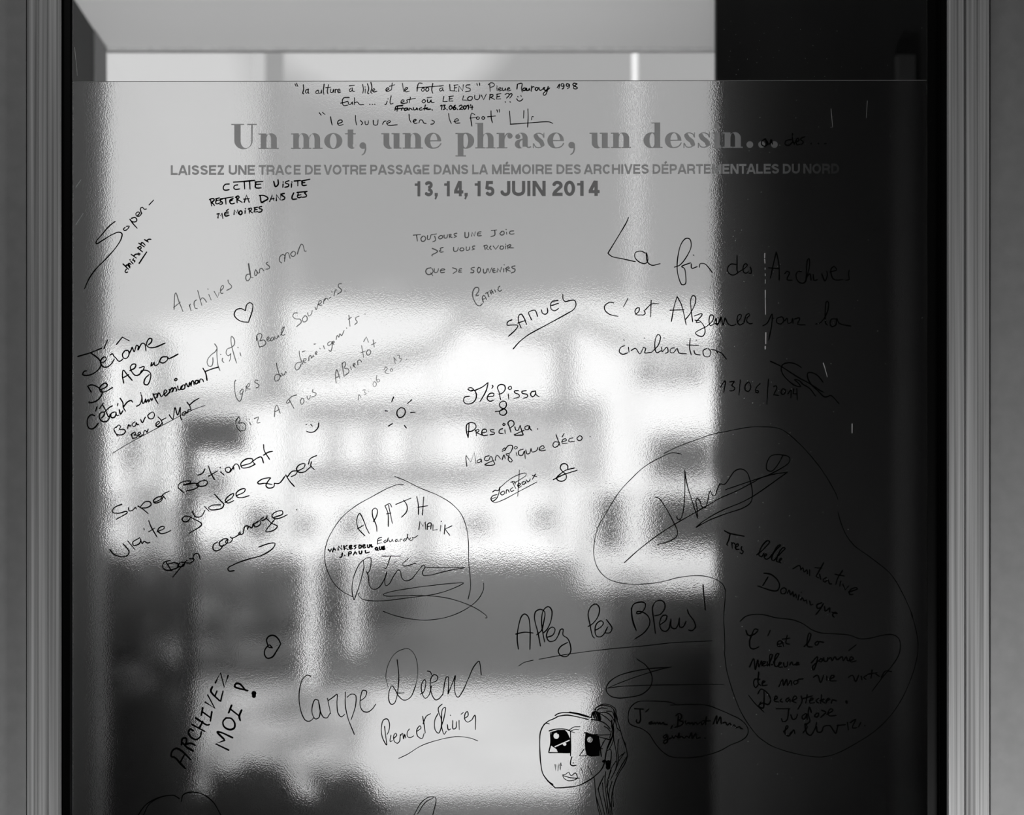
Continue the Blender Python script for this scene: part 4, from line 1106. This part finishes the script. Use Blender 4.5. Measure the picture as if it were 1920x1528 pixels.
note('drawn_outline', [(TS, 1.3, """820,332 740,320 640,360 500,440 380,550 280,660 180,820 100,960 65,1090 62,1220 100,1330 180,1410 300,1450 450,1460 640,1440 800,1400 950,1385 1050,1395 1150,1435 1190,1480 1203,1528/1080,160 900,225 770,275 670,325"""),
(TZ, 1.3, "92,720 90,780 78,950 85,1100 88,1248"), (AA, 1.3, "1203,240 1215,330 1230,450 1300,700 1390,930 1500,1110 1600,1230 1711,1310"),
(TX, 1.3, "350,1265 450,1310 620,1360 850,1395 1000,1370 1200,1270 1400,1140 1560,980 1690,770 1790,500 1818,320 1790,130 1750,0"),
(TZ, 1.3, "1780,940 1690,740 1580,560 1400,410 1250,300 1170,190 1120,60 1105,0"),
(TY, 1.3, "1465,1760 1440,1690 1350,1528 1230,1350 1050,1140 850,960 750,910 600,895 450,895 300,915 130,950 0,975 -50,990")], 'largest thin outline, mostly over the dark partition')

note('handwritten_note', [(TS, 1.7, """325,1272 450,1160 620,1030 760,940 900,860 1040,780 1150,715 1300,650 1470,560/595,705 625,715 680,790 740,900 785,1000 780,1040 730,1080 610,1115/780,870 785,895 805,900 830,850 845,720 850,580 848,465 848,465 870,600 920,760 960,890 960,890 955,800 945,740 955,715 975,730 1000,790 1025,798 1045,750 1060,670 1070,650 1090,690 1110,690 1130,640 1155,590 1190,595 1230,550 1280,480 1330,460 1380,480 1415,560 1435,680 1420,750 1360,795 1200,850 1060,905 945,968 945,968 1000,920 1150,830 1400,720 1740,488 1740,488 1600,510 1200,640/1470,555 1620,490 1755,400 1755,360 1700,340 1600,345 1560,410 1560,465 1600,480 1650,430 1700,340"""),
(TZ, 2.2, """85,168 120,188 262,218/135,195 120,260 105,290 115,300/150,275 155,325/150,290 165,275 180,290/180,320 210,300 205,285 185,300 190,335 215,335/240,310 235,340 255,355 240,375 225,365/375,385 440,330 490,265 470,258 420,310 395,390 420,400 440,370/440,400 465,385 455,375 440,400 460,425 490,410/490,410 540,350 590,295 570,300 520,380 510,430 530,435/530,435 590,370 630,325 610,320 560,400 555,445 580,450/580,440 600,420 590,415 575,440 590,458
/700,510 760,480 770,510/770,520 790,500 800,540 825,520 830,555/850,520 850,570/975,458 930,540 910,580 930,590/900,500 960,505/940,560 950,605/1000,590 970,610 985,630 1015,610 1030,645 1050,645/1145,525 1100,600 1085,650/1080,560 1160,575/1130,620 1120,665/1150,650 1170,700 1170,700 1200,665/1200,720 1280,690 1270,680 1215,700 1210,740 1240,740
/475,585 430,660/440,550 500,560 560,610 580,660 560,705 520,708 385,665/620,680 590,700 600,735 630,730 640,695 620,680/650,730 665,700 680,745 700,715 705,760 725,735 730,770/755,745 745,790/775,720 777,722/770,790 785,770 800,800 820,790 825,820/850,800 860,835 880,830/960,815 915,835 920,865 955,855 975,820 940,880 905,922/985,850 990,890 1020,870 1030,860 1030,900/1050,900 1100,915 1080,900 1055,925 1070,945""")],
     'jagged signature and slanting words inside the largest rounded outline, mostly over the dark partition')

note('drawn_outline', [(TX, 1.6, "90,75 140,30 230,8 330,15 430,40 600,62 690,95 790,160 870,188 1000,198 1150,210 1250,245 1350,240 1480,210 1580,208 1630,245 1645,310 1630,400 1570,500 1480,610 1370,755/170,795 230,870 320,958")], 'curved line above a six line note')

note('handwritten_note', [(TX, 2.3, """145,165 160,205 190,215 240,190 262,160 230,150 205,200 180,270 190,335 220,345 270,325/380,165 358,215/450,300 490,290 485,265 455,275 455,315 490,320/500,275 510,320/545,215 535,290 570,298/500,250 570,240/710,320 750,280 775,200 760,190 740,260 745,320 790,325/840,270 815,290 825,310 850,290 850,275 900,280
/180,520 220,440 235,545 260,450 270,520 295,460 300,510/305,500 335,470 315,465 310,510 345,500/350,470 355,510/365,500 400,400 380,400 375,510/395,500 465,390 440,395 425,510 450,515/455,505 490,480 470,475 465,520 500,520/510,480 520,520 545,510 550,470/570,500 590,470 600,500/610,500 660,480 640,475 630,500 665,495/780,480 840,420 830,480 800,550 790,520 850,460/870,440 855,460 875,470 890,445 870,440/900,430 905,465 935,460 940,430/950,440 970,425 980,460 1010,420 1030,450 1060,430 1080,420 1090,460 1120,420 1130,455/1140,460 1190,440 1170,420 1150,450 1170,470 1215,460/1145,360 1215,305
/280,640 230,640 220,690 240,720 265,690/268,570 265,680 290,700/300,680 330,660 310,655 305,700 350,695/465,710 500,640 510,700 540,640 550,700 580,650 590,695/640,650 610,660 615,690 650,670 650,645 700,635/800,620 840,600 870,670 900,600/930,610 930,650/960,640 1005,610 980,600 960,650 1020,655/1140,620 1180,600 1210,660 1240,600/1265,610 1270,645/1320,600 1290,620 1310,640/1370,550 1360,630/1330,590 1420,575/1410,590 1440,610/1460,620 1500,560 1560,565
/320,760 320,850 310,920 270,900 290,860/260,780 290,735 350,770 385,840 360,885 310,870 270,890/420,840 450,820 435,800 420,850 460,860/490,830 475,850 500,860/560,820 530,840 545,860 570,830 575,860/590,850 640,820 620,800 595,850 630,865/680,800 690,850 650,930/740,790 725,870/690,830 790,800/760,850 800,830 780,820 765,870 810,865/850,825 825,850 850,870/880,790 870,875/865,845 910,830 880,850 915,870/920,850 960,835 940,825 925,870/975,870 985,840 1025,850
/440,925 570,925/560,930 540,1040 500,1050 490,1020/580,985 600,1030 630,1020 645,980/720,975 690,1000 700,1030 730,1000 735,970 740,1030/780,960 760,910 750,980 765,1050 725,1080/830,970 810,1000 840,1005 850,970 830,970/880,940 920,960 870,1010/930,980 990,940 970,925 940,970 960,995 1020,990/510,1150 555,1100 540,1090 525,1170 560,1190 585,1150/580,1170 610,1130 620,1170/700,1160 740,1100 720,1070 735,1160 770,1185 820,1110 830,1060/830,1100 840,1150 880,1150 900,1100 960,1090 990,1130 1015,1165 1040,1080/1030,1090 1110,1080/1130,1060 1140,1130/1160,1060 1210,1030 1180,1110 1220,1110/1260,1060 1240,1100/1300,1090 1303,1093"""), (TX, 4.2, "1120,855 1125,868")],
     'six line childlike note within its own curved outline, over the dark partition')

note('drawn_outline', [(AA, 1.5, "105,1000 115,930 150,870 220,825 300,818 520,825 600,835 650,858/590,865 800,858 1000,865 1120,905 1280,975 1390,1030 1460,1100 1480,1160 1460,1220 1400,1270 1280,1320 1150,1390 950,1450 720,1468 580,1450 480,1380 400,1280 340,1190 250,1130 160,1100 115,1065 105,1000")], 'closed bubble right of the drawn face')

note('handwritten_note', [(AA, 2.4, """180,905 280,912/240,912 245,1040 225,1070 200,1055 205,1030/340,912 305,942/375,1055 345,1070 360,1085 385,1065 390,1085 410,1060 415,1085 440,1055 450,1085 470,1060 480,1085 510,1060 520,1085 555,1085/610,1100 595,1130/680,990 670,1115/650,985 690,960 720,985 700,1030 680,1040 735,1060 720,1090 640,1120/760,1050 770,1085 800,1060 810,1085 840,1065 850,1090 880,1060 900,1085 940,1055 950,1090 980,1060/1000,1000 990,1090/960,1045 1050,1045/1080,1080 1120,985 1120,1080 1160,1000 1170,1080/1190,1070 1220,1060 1240,1095 1270,1070 1290,1105 1320,1090 1340,1125 1380,1110 1390,1130 1415,1135/540,1205 510,1220 520,1245 545,1225 550,1205 555,1280 520,1305 510,1280 600,1240/610,1220 625,1245 650,1215 680,1240 690,1180 680,1240 720,1220 740,1245 780,1220 800,1240 830,1180 840,1245 880,1190 890,1245 930,1235/985,1245 988,1247""")],
     'two small lines inside a closed bubble right of the drawn face')

note('handwritten_note', [(TB, 2.2, "1900,1045 1872,1060 1870,1090 1895,1100 1915,1075 1890,1045"), (TC, 2.2, "-20,1060 -8,1085 12,1080 20,1050 30,1085/170,1050 130,1060 125,1085 150,1095 180,1070/180,1005 182,1060 195,1085/200,1070 230,1055 220,1040 205,1060 215,1090 235,1085/270,1030 240,1045 262,1070 245,1088/318,1080 322,1082/372,1080 378,1082/420,1082 432,1080")],
     'two short words with dots continuing the printed heading')

note('handwritten_note', [(BB, 1.8, """85,235 160,228/118,235 128,298/185,245 165,270 175,300 205,295 215,265 200,245 185,245/235,240 235,280 260,275 270,235/275,232 330,222/310,245 320,290 290,305/370,240 350,260 365,275 395,260 390,240 370,240/410,235 412,265 440,262 445,230/465,230 465,262/460,232 485,225 480,240 465,248 495,260/545,215 515,222 520,238 545,245 515,260/630,205 635,260 665,255 670,205/700,245 705,205 705,205 730,245 730,245 740,200/800,200 770,205 765,240 805,240/765,222 795,220/910,185 965,180/945,185 945,235 905,250/1020,195 1000,220 1020,235 1045,220 1040,195 1020,195/1070,205 1072,225/1065,175 1068,177/1145,190 1110,195 1100,215 1120,225 1150,220
/285,375 330,395 342,405 320,425 280,445 285,455/400,365 370,375 375,395 360,400 375,415 402,410/510,365 515,405 550,400 560,365/590,370 575,390 595,402 620,390 610,370 590,370/645,360 645,395 675,390 680,360/735,350 710,355 715,375 735,380 705,392/835,345 845,390/830,350 860,340 870,360 850,370 880,388/905,350 890,370 910,388/930,350 955,385 955,385 985,345/1010,350 1000,375 1020,385 1040,370 1030,350 1010,350/1060,350 1060,380/1060,330 1062,332/1080,345 1085,380/1075,350 1110,335 1115,350 1090,365 1145,370
/270,580 230,590 215,620 235,650 275,645 295,615 280,585/270,635 290,662/305,590 310,630 340,625 350,590/370,610 420,600 400,590 375,600 375,630 415,628/500,580 540,595 545,610 505,640/595,590 570,595 570,612 590,612/570,612 560,625 595,628/730,575 695,585 700,600 725,610 720,630 690,632/775,575 760,605 775,635 795,610 790,580 775,575/825,595 830,635 855,630 865,590/875,590 890,635 890,635 915,580/945,590 925,595 930,630 955,628/930,612 950,608/970,625 975,585 975,585 1005,625 1005,625 1015,575/1040,590 1040,625/1045,548 1047,550/1065,585 1068,625/1060,588 1090,570 1100,585 1070,600 1110,615/1160,560 1125,570 1135,585 1160,595 1155,620 1120,635
/775,870 745,875 778,820 770,790 740,790 715,830 712,880 730,930 760,975 790,982 815,960/825,945 815,890 830,870 860,915/820,915 850,900/850,850 880,835/868,845 885,890/895,820 910,860/910,815 930,850/900,845 925,830/945,815 955,835/1000,775 980,790 985,805 975,810 1000,830 1018,815""")],
     'four line capital note under the printed date', 'ink_faint')

note('handwritten_note', [(BB, 1.9, "1128,1130 1085,1150 1075,1185 1130,1185 1190,1190 1170,1230 1090,1305/1225,1215 1195,1140 1200,1085 1225,1070 1255,1110 1282,1178/1190,1165 1260,1140/1335,1130 1305,1065 1305,1050 1370,1030 1400,1095/1438,1025 1450,1060 1480,1072 1505,1050 1500,1005/1615,925 1550,940 1535,975 1545,1020 1580,1035 1620,1010/1545,980 1620,955/1665,862 1668,910 1690,938 1740,925 1790,925 1805,970 1780,1020 1700,1070 1500,1180 1300,1290 1210,1360 1138,1440")],
     'single underlined name in capitals right of centre')

note('handwritten_note', [(TV, 1.8, """285,92 270,130 200,250 95,422 95,422 130,450 240,475 350,500/440,420 400,402 350,415 345,460 390,505 445,515 465,480 450,415 460,500 500,532 578,518/710,550 760,530 830,440 865,350 850,290 815,285 775,330 745,430 735,560 750,650 780,712 810,705 815,640 800,560 775,545 830,520 860,510/865,520 870,560 920,545/885,438 889,442/940,550 945,520 990,520 1030,560 1058,600
/148,880 110,875 65,910 70,950 110,985 188,1004/280,840 240,915/350,985 380,960 385,925 360,930 345,960 365,990 410,990/430,950 440,980 415,995/495,855 490,1010/440,945 500,890 565,888/682,1050 705,920 735,820 735,820 775,900 818,1080/668,948 800,942/815,1030 860,970 905,870 900,820 880,812 860,850 865,950 878,1055/895,1000 960,980 965,990 910,1060 945,1060/900,1040 940,1045 985,1100 990,1160 965,1190 910,1170 905,1155 1000,1100/1005,1100 1065,1040 1070,1000 1045,990 1030,1030 1040,1090 1080,1070/1080,1060 1095,1020 1100,1075 1130,1050 1140,1020
/250,1275 215,1290 200,1330 230,1355 280,1340/285,1290 290,1335/242,1222 246,1224/310,1320 350,1300 390,1350 420,1300/420,1290 445,1300 435,1340 500,1335/432,1204 434,1206/500,1335 560,1270 580,1190 560,1170 535,1210 530,1300 545,1340 590,1320/590,1290 595,1330/612,1203 614,1205/600,1330 640,1290 650,1335 625,1345/710,1295 680,1300 670,1335 700,1340 735,1300 750,1340 820,1350/855,1210 850,1300 865,1360/825,1268 935,1274/890,1320 900,1350 950,1362/910,1224 912,1226/1010,1300 975,1320 985,1370 1030,1375 1045,1330 1020,1300/1050,1310 1095,1320 1110,1345/1100,1330 1140,1340 1190,1400"""),
(TW, 1.9, """0,1060 30,1080 70,985 95,1085 120,1000 150,1060 200,1090 250,1070/265,1050 310,990 310,955 275,965 265,1030 290,1080 340,1060/345,1050 375,960 400,945 415,965 385,990 380,1040 410,1065 445,1062/250,360 190,355 150,400 155,450 200,485 250,475 280,450/262,255 262,350 265,440 280,450/290,445 360,400 385,365 360,350 335,390 340,450 370,465 400,440/420,390 430,420 430,465 400,460
/660,520 690,380 730,210 730,210 760,350 765,545/640,400 760,408/830,470 860,440 890,460 870,500 860,540 920,548/1030,440 980,450 965,500 1000,570 1060,580 1085,540/1085,540 1125,380 1120,290 1105,300 1090,420 1085,560/1100,500 1130,470 1145,550/1170,480 1180,550 1220,540/1270,470 1310,555 1340,480 1330,440/1370,445 1450,425 1420,385 1385,410 1400,520 1440,545 1520,540/1600,430 1590,480 1600,540 1560,545
/570,1090 620,1060 680,950 675,1080 640,1260/680,1010 700,1000/790,985 740,1000 735,1050 780,1070 820,1030 800,985 780,985/830,1030 860,1000 870,1060 910,1050 925,1000 930,1060/950,1010 1000,995 1010,1010 985,1070 1080,1080/1200,1070 1260,1050 1340,920 1350,810 1330,800 1315,900 1320,1060 1340,1085/1440,1010 1390,1010 1370,1060 1390,1100 1440,1080 1450,1000 1480,1060 1620,1095"""),
(TY, 1.9, """65,420 120,345 105,485/175,360 235,352 235,352 200,400 235,430 220,462 175,465/302,335 285,515/395,360 360,400 360,455 395,475 425,430 415,375 395,360/535,380 490,430 485,480 510,490 515,465 495,460/635,330 618,620/695,415 730,405 735,440 695,510 695,510 755,520/805,440 785,480 805,510 835,490 835,450 805,440/870,500 905,455 905,550/940,440 930,500 930,500 975,500/975,440 980,575
/660,112 780,170 1000,310 1130,380 1250,460 1290,480/1025,185 960,145 880,130 810,150 788,200 810,270 880,350 960,405 1020,415 990,370 945,330 1000,340 1040,380 1130,440 1200,530/1285,360 1230,290 1160,250 1110,250 1100,290 1140,380 1230,470 1310,540 1350,530 1380,520 1480,620""")],
     'large three line cursive note at the upper right, dated and signed')

note('handwritten_note', [(TU, 2.0, """228,185 265,205 295,190 260,165 232,172/270,195 300,195 325,250 310,310 270,345 210,352 178,320 190,275 245,265/300,200 390,160 460,105 460,105 440,190 400,270 365,325/450,270 520,260 525,235 490,228 455,260 450,300 480,322 520,310/505,140 515,150 500,175/600,300 585,220 565,160 600,130 645,140 655,180 625,225 580,240/690,240 695,295/700,155 688,172 705,188 728,175 718,150 700,155/805,200 760,205 765,225 810,245 815,270 755,290/895,200 845,210 850,230 905,245 910,270 860,288/1000,205 955,215 945,250 970,270 1000,240 1000,200 1010,250 1042,268
/540,440 600,430 665,380 660,330 620,322 590,350 600,390 660,420 672,450 640,482 595,470 590,440 620,410/230,735 210,660 215,590 260,565 310,580 320,620 280,660 225,670/240,580 232,735/320,650 325,715/310,660 345,645 355,660 325,680 325,680 390,710/385,685 440,670 435,645 400,645 385,690 405,715 455,708/525,648 485,650 490,668 530,680 530,695 480,705/625,635 590,650 585,685 630,690/650,650 655,690/635,575 625,590 640,600 655,585 635,575/720,675 700,610 685,570 715,542 750,555 755,590 715,625/765,615 775,650 800,655 820,610/825,600 850,680 860,705 830,710 755,708 790,690 870,655/915,600 880,615 885,645 920,645 930,600 940,640 960,655/1025,638 1028,640"""),
(TU, 1.7, """215,1065 205,990 205,940 205,940 260,1020 260,1020 300,910 300,910 320,1030/370,985 335,1000 340,1025 375,1010 378,980 385,1020/470,945 425,960 420,995 460,1000 490,950 520,1010 535,1040 500,1055 420,1048 440,1035 520,1000/540,1000 545,960 565,940 600,980/620,990 640,935 655,980/620,895 660,875 650,855 622,880/650,880 690,830 735,830 730,880 700,920 660,925 700,960 735,1000 720,1018 690,995 700,930/780,910 790,945/770,840 755,855 775,868 795,850 775,838/860,870 810,890 810,935 850,940 875,890 880,940 885,980/890,880 905,925 935,915 950,860 960,900 1010,890 1030,850/1040,875 1100,855 1090,830 1055,845 1045,880 1075,890 1118,880
/1270,790 1215,790 1200,830 1220,850 1260,830 1275,790/1235,705 1260,770 1280,830/1300,785 1355,770 1345,750 1310,765 1305,800 1365,800/1305,730 1330,690/1430,740 1385,755 1385,785 1450,780/1500,720 1475,745 1490,770 1525,765 1535,735 1510,715 1500,720/1625,726 1628,728
/510,1360 540,1340 575,1345 595,1300 580,1380 550,1440 510,1465 490,1440 510,1405 560,1390/620,1355 600,1375 615,1395 645,1380 640,1350 620,1355/665,1375 670,1335 690,1340 700,1365/740,1310 715,1330 725,1355 755,1340/735,1240 775,1320/720,1250 760,1240 770,1270/800,1300 830,1270 815,1260 795,1285 810,1310 840,1290/870,1240 845,1255 855,1275 885,1260 880,1235 895,1260/900,1225 910,1245 930,1235 940,1210/965,1170 1015,1185/1000,1155 965,1215"""),
(TU, 1.3, "595,1310 700,1220 800,1165 890,1145 895,1165 830,1215 750,1260/545,1420 490,1450 530,1480 620,1455 800,1360 1018,1245/818,1110 805,1280 798,1410"),
(TU, 2.0, "1370,1100 1370,1060 1340,1035 1300,1045 1285,1085 1310,1125 1350,1160 1350,1210 1300,1238 1250,1220 1245,1195 1290,1150 1350,1110 1450,1085/1205,1220 1260,1190 1340,1155 1478,1112")],
     'neat rounded note in the middle with two names, an ampersand and a signature')

# the drawn girl's face
face = MB()
for w, text in ((2.0, """405,1180 320,1100 250,1000 225,870 215,740 212,580 222,480 260,400 320,345 400,310 440,285/405,275 450,248 590,240 680,255 780,285 860,300/440,285 550,270 680,290 820,325/590,232 700,250 830,290/860,325 960,340 1040,380 1095,440/405,1183 520,1178 680,1158 790,1110 890,1045 980,960 1020,880 1050,720 1100,600 1130,520/310,1095 380,1140/265,385 300,370 330,380
/345,490 350,620 325,740 325,740 440,740 590,740/330,468 400,448 520,445 600,470/598,470 600,600 600,700 598,780/765,700 710,780 710,780 800,780/770,495 800,490 850,512 940,515/950,535 965,640 985,790/615,795 600,850 600,890 625,905 668,900/632,868 637,870"""),
(1.5, """580,460 640,420 720,415/600,468 660,450 700,452/600,475 650,490/950,540 1080,580/950,520 1090,515/960,545 1090,575/1030,580 980,690 1000,690/1050,560 1000,620/500,1020 540,1010 575,985 605,1030 660,995 690,1060/500,1020 515,1060 570,1092 640,1085 690,1060/510,1030 600,1055 715,1062
/405,890 412,968 412,968 425,890 425,890 440,975 440,975 455,880 455,880 470,960 470,960 478,865 478,865 488,905/730,935 765,1035 765,1035 780,940 780,940 815,1000 815,1000 820,910 820,910 870,1022
/905,220 930,170 1000,135 1070,135 1130,165 1165,200 1170,300 1200,380 1230,480 1260,580 1300,700 1310,790 1280,880 1210,990 1160,1100 1130,1210 1130,1310 1138,1420/900,200 960,155 1040,150 1110,170 1150,220 1160,330 1180,420/960,240 1050,240 1110,280 1150,350/970,250 1060,310 1120,380 1130,440/1140,200 1150,330 1130,420 1115,560 1060,680 1030,850/1050,220 1120,230 1150,300/930,210 980,180 1060,190/1130,430 1145,600 1170,720 1180,860 1165,960/1200,575 1190,720 1200,850 1160,960 1100,1080/1140,440 1130,600 1085,700/1095,470 1060,430 1020,410/1110,470 1090,560/1050,720 1100,700 1110,780 1100,850/1050,720 1040,790 1020,850
/895,1050 905,1150 920,1300 940,1420 970,1528/1020,1030 960,1150 950,1200 980,1330 1030,1528/1000,1120 1010,1250 1040,1400 1060,1528/1040,980 1030,1100 1050,1300 1080,1528/1075,1090 1060,1200 1090,1380 1095,1528/1130,1200 1110,1320 1120,1528/1165,850 1100,960 1080,1060/1275,740 1190,870/1300,800 1240,900 1170,1030/1260,580 1295,640/1280,740 1200,800/940,1200 1000,1080/920,1290 990,1528/1110,960 1060,1100 1050,1180/1120,1100 1080,1250 1100,1420/1180,430 1220,470/1175,270 1190,330"""),
(2.6, "860,300 880,235 950,240 975,330/880,245 900,310/900,240 930,320/925,245 950,330/945,250 965,335/1115,335 1120,420/1110,560 1060,680/1100,850 1110,800"),
(4.5, "1125,405 1135,470/1010,850 1035,845"), (10.0, "1072,870 1070,925")):
    strokes(face, TR, text, w)
g = G(100, -95, 20)   # eye fills, in the same enlarged frame (one grid unit = one photograph pixel)
k = 6.7
sc = lambda *p: [(x / k - 50, -(y / k) + 75) for x, y in p]
g.X = g.X  # grid is centred on the eyes below
X0, Y0 = 45.0, -62.0
def pt(*p):
    return [(x / k - X0, -(y / k) - Y0) for x, y in p]
def el(cx, cy, r, r2=None):
    return g.E(cx / k - X0, -cy / k - Y0, r / k, (r2 or r) / k)
m = g.P(pt((355, 480), (440, 455), (530, 455), (560, 490), (592, 560), (595, 742), (440, 742), (425, 700), (350, 650)))
m &= ~(el(420, 530, 34, 38)) & ~el(525, 636, 22, 18) & ~g.L(pt((400, 668), (585, 585)), 2.0)
m |= el(440, 500, 9)
m |= g.P(pt((785, 495), (900, 515), (955, 530), (968, 640), (965, 782), (860, 792), (800, 772), (782, 700), (776, 600)))
m &= ~el(842, 578, 34, 36)
mask_quads(face, m, g, TR[0] + X0, TR[1] - Y0, 0.0, 1.0, YI)
tag(face.build('handwritten_drawing', M['ink'], film), "drawing of a girl's face with big dark eyes and a long side ponytail")

note('handwritten_note', [(CC, 1.8, "112,248 150,195 220,155 300,143 330,160/340,175 350,140 400,125 460,140 510,180 550,248"), (CC, 1.2, "140,248 170,190 240,150 300,140")],
     'top of a drawn shape cut off by the bottom edge at the left')
note('handwritten_note', [(CC, 1.4, "1570,248 1610,180 1650,152 1685,155 1670,248/1590,240 1630,180 1675,155"), ],
     'top of a thin loop cut off by the bottom edge near the centre')

# wear on the film
sc_ = MB()
for a, b, c_, d_, w in ((1433, 476, 1432.8, 484, 1.9), (1432.8, 487, 1433.4, 494, 1.6), (1433.6, 503, 1433.6, 506, 1.1), (1433.8, 514, 1434, 518, 1.1), (1434, 525, 1434, 532, .9), (1434, 545, 1434, 560, 1.6), (1434, 562, 1434.4, 590, 1.3),
                        (1435, 624, 1434.8, 645, 1.4), (1433.8, 650, 1433.8, 655, 2.0), (1542.5, 681, 1546, 692, 1.2), (1546, 692, 1550, 707, .9), (1596.5, 795, 1596.5, 812, 1.2),
                        (143, 352, 153, 338, .6), (143, 422, 157, 401, .7), (1625, 190, 1623, 222, .5), (1557, 205, 1560, 240, .5), (141, 90, 146, 143, .7)):
    ribbon(sc_, [(a, b), (c_, d_)], w, YD)
tag(sc_.build('scratch', M['scratch'], film), 'pale scratches', kind='stuff')
du = MB()
r = random.Random(11)
for _ in range(420):
    x = 1350 + abs(r.gauss(0, 110)) if r.random() < .75 else r.uniform(1350, 1735)
    if x > 1735:
        continue
    y = r.uniform(20, 1500)
    s_ = r.choice((.35, .4, .5, .5, .7, 1.0))
    ribbon(du, [(x, y), (x + r.uniform(-.6, .6), y + r.uniform(.1, 1.2))], s_, YD)
tag(du.build('dust', M['dust'], film), 'dust specks', kind='stuff')
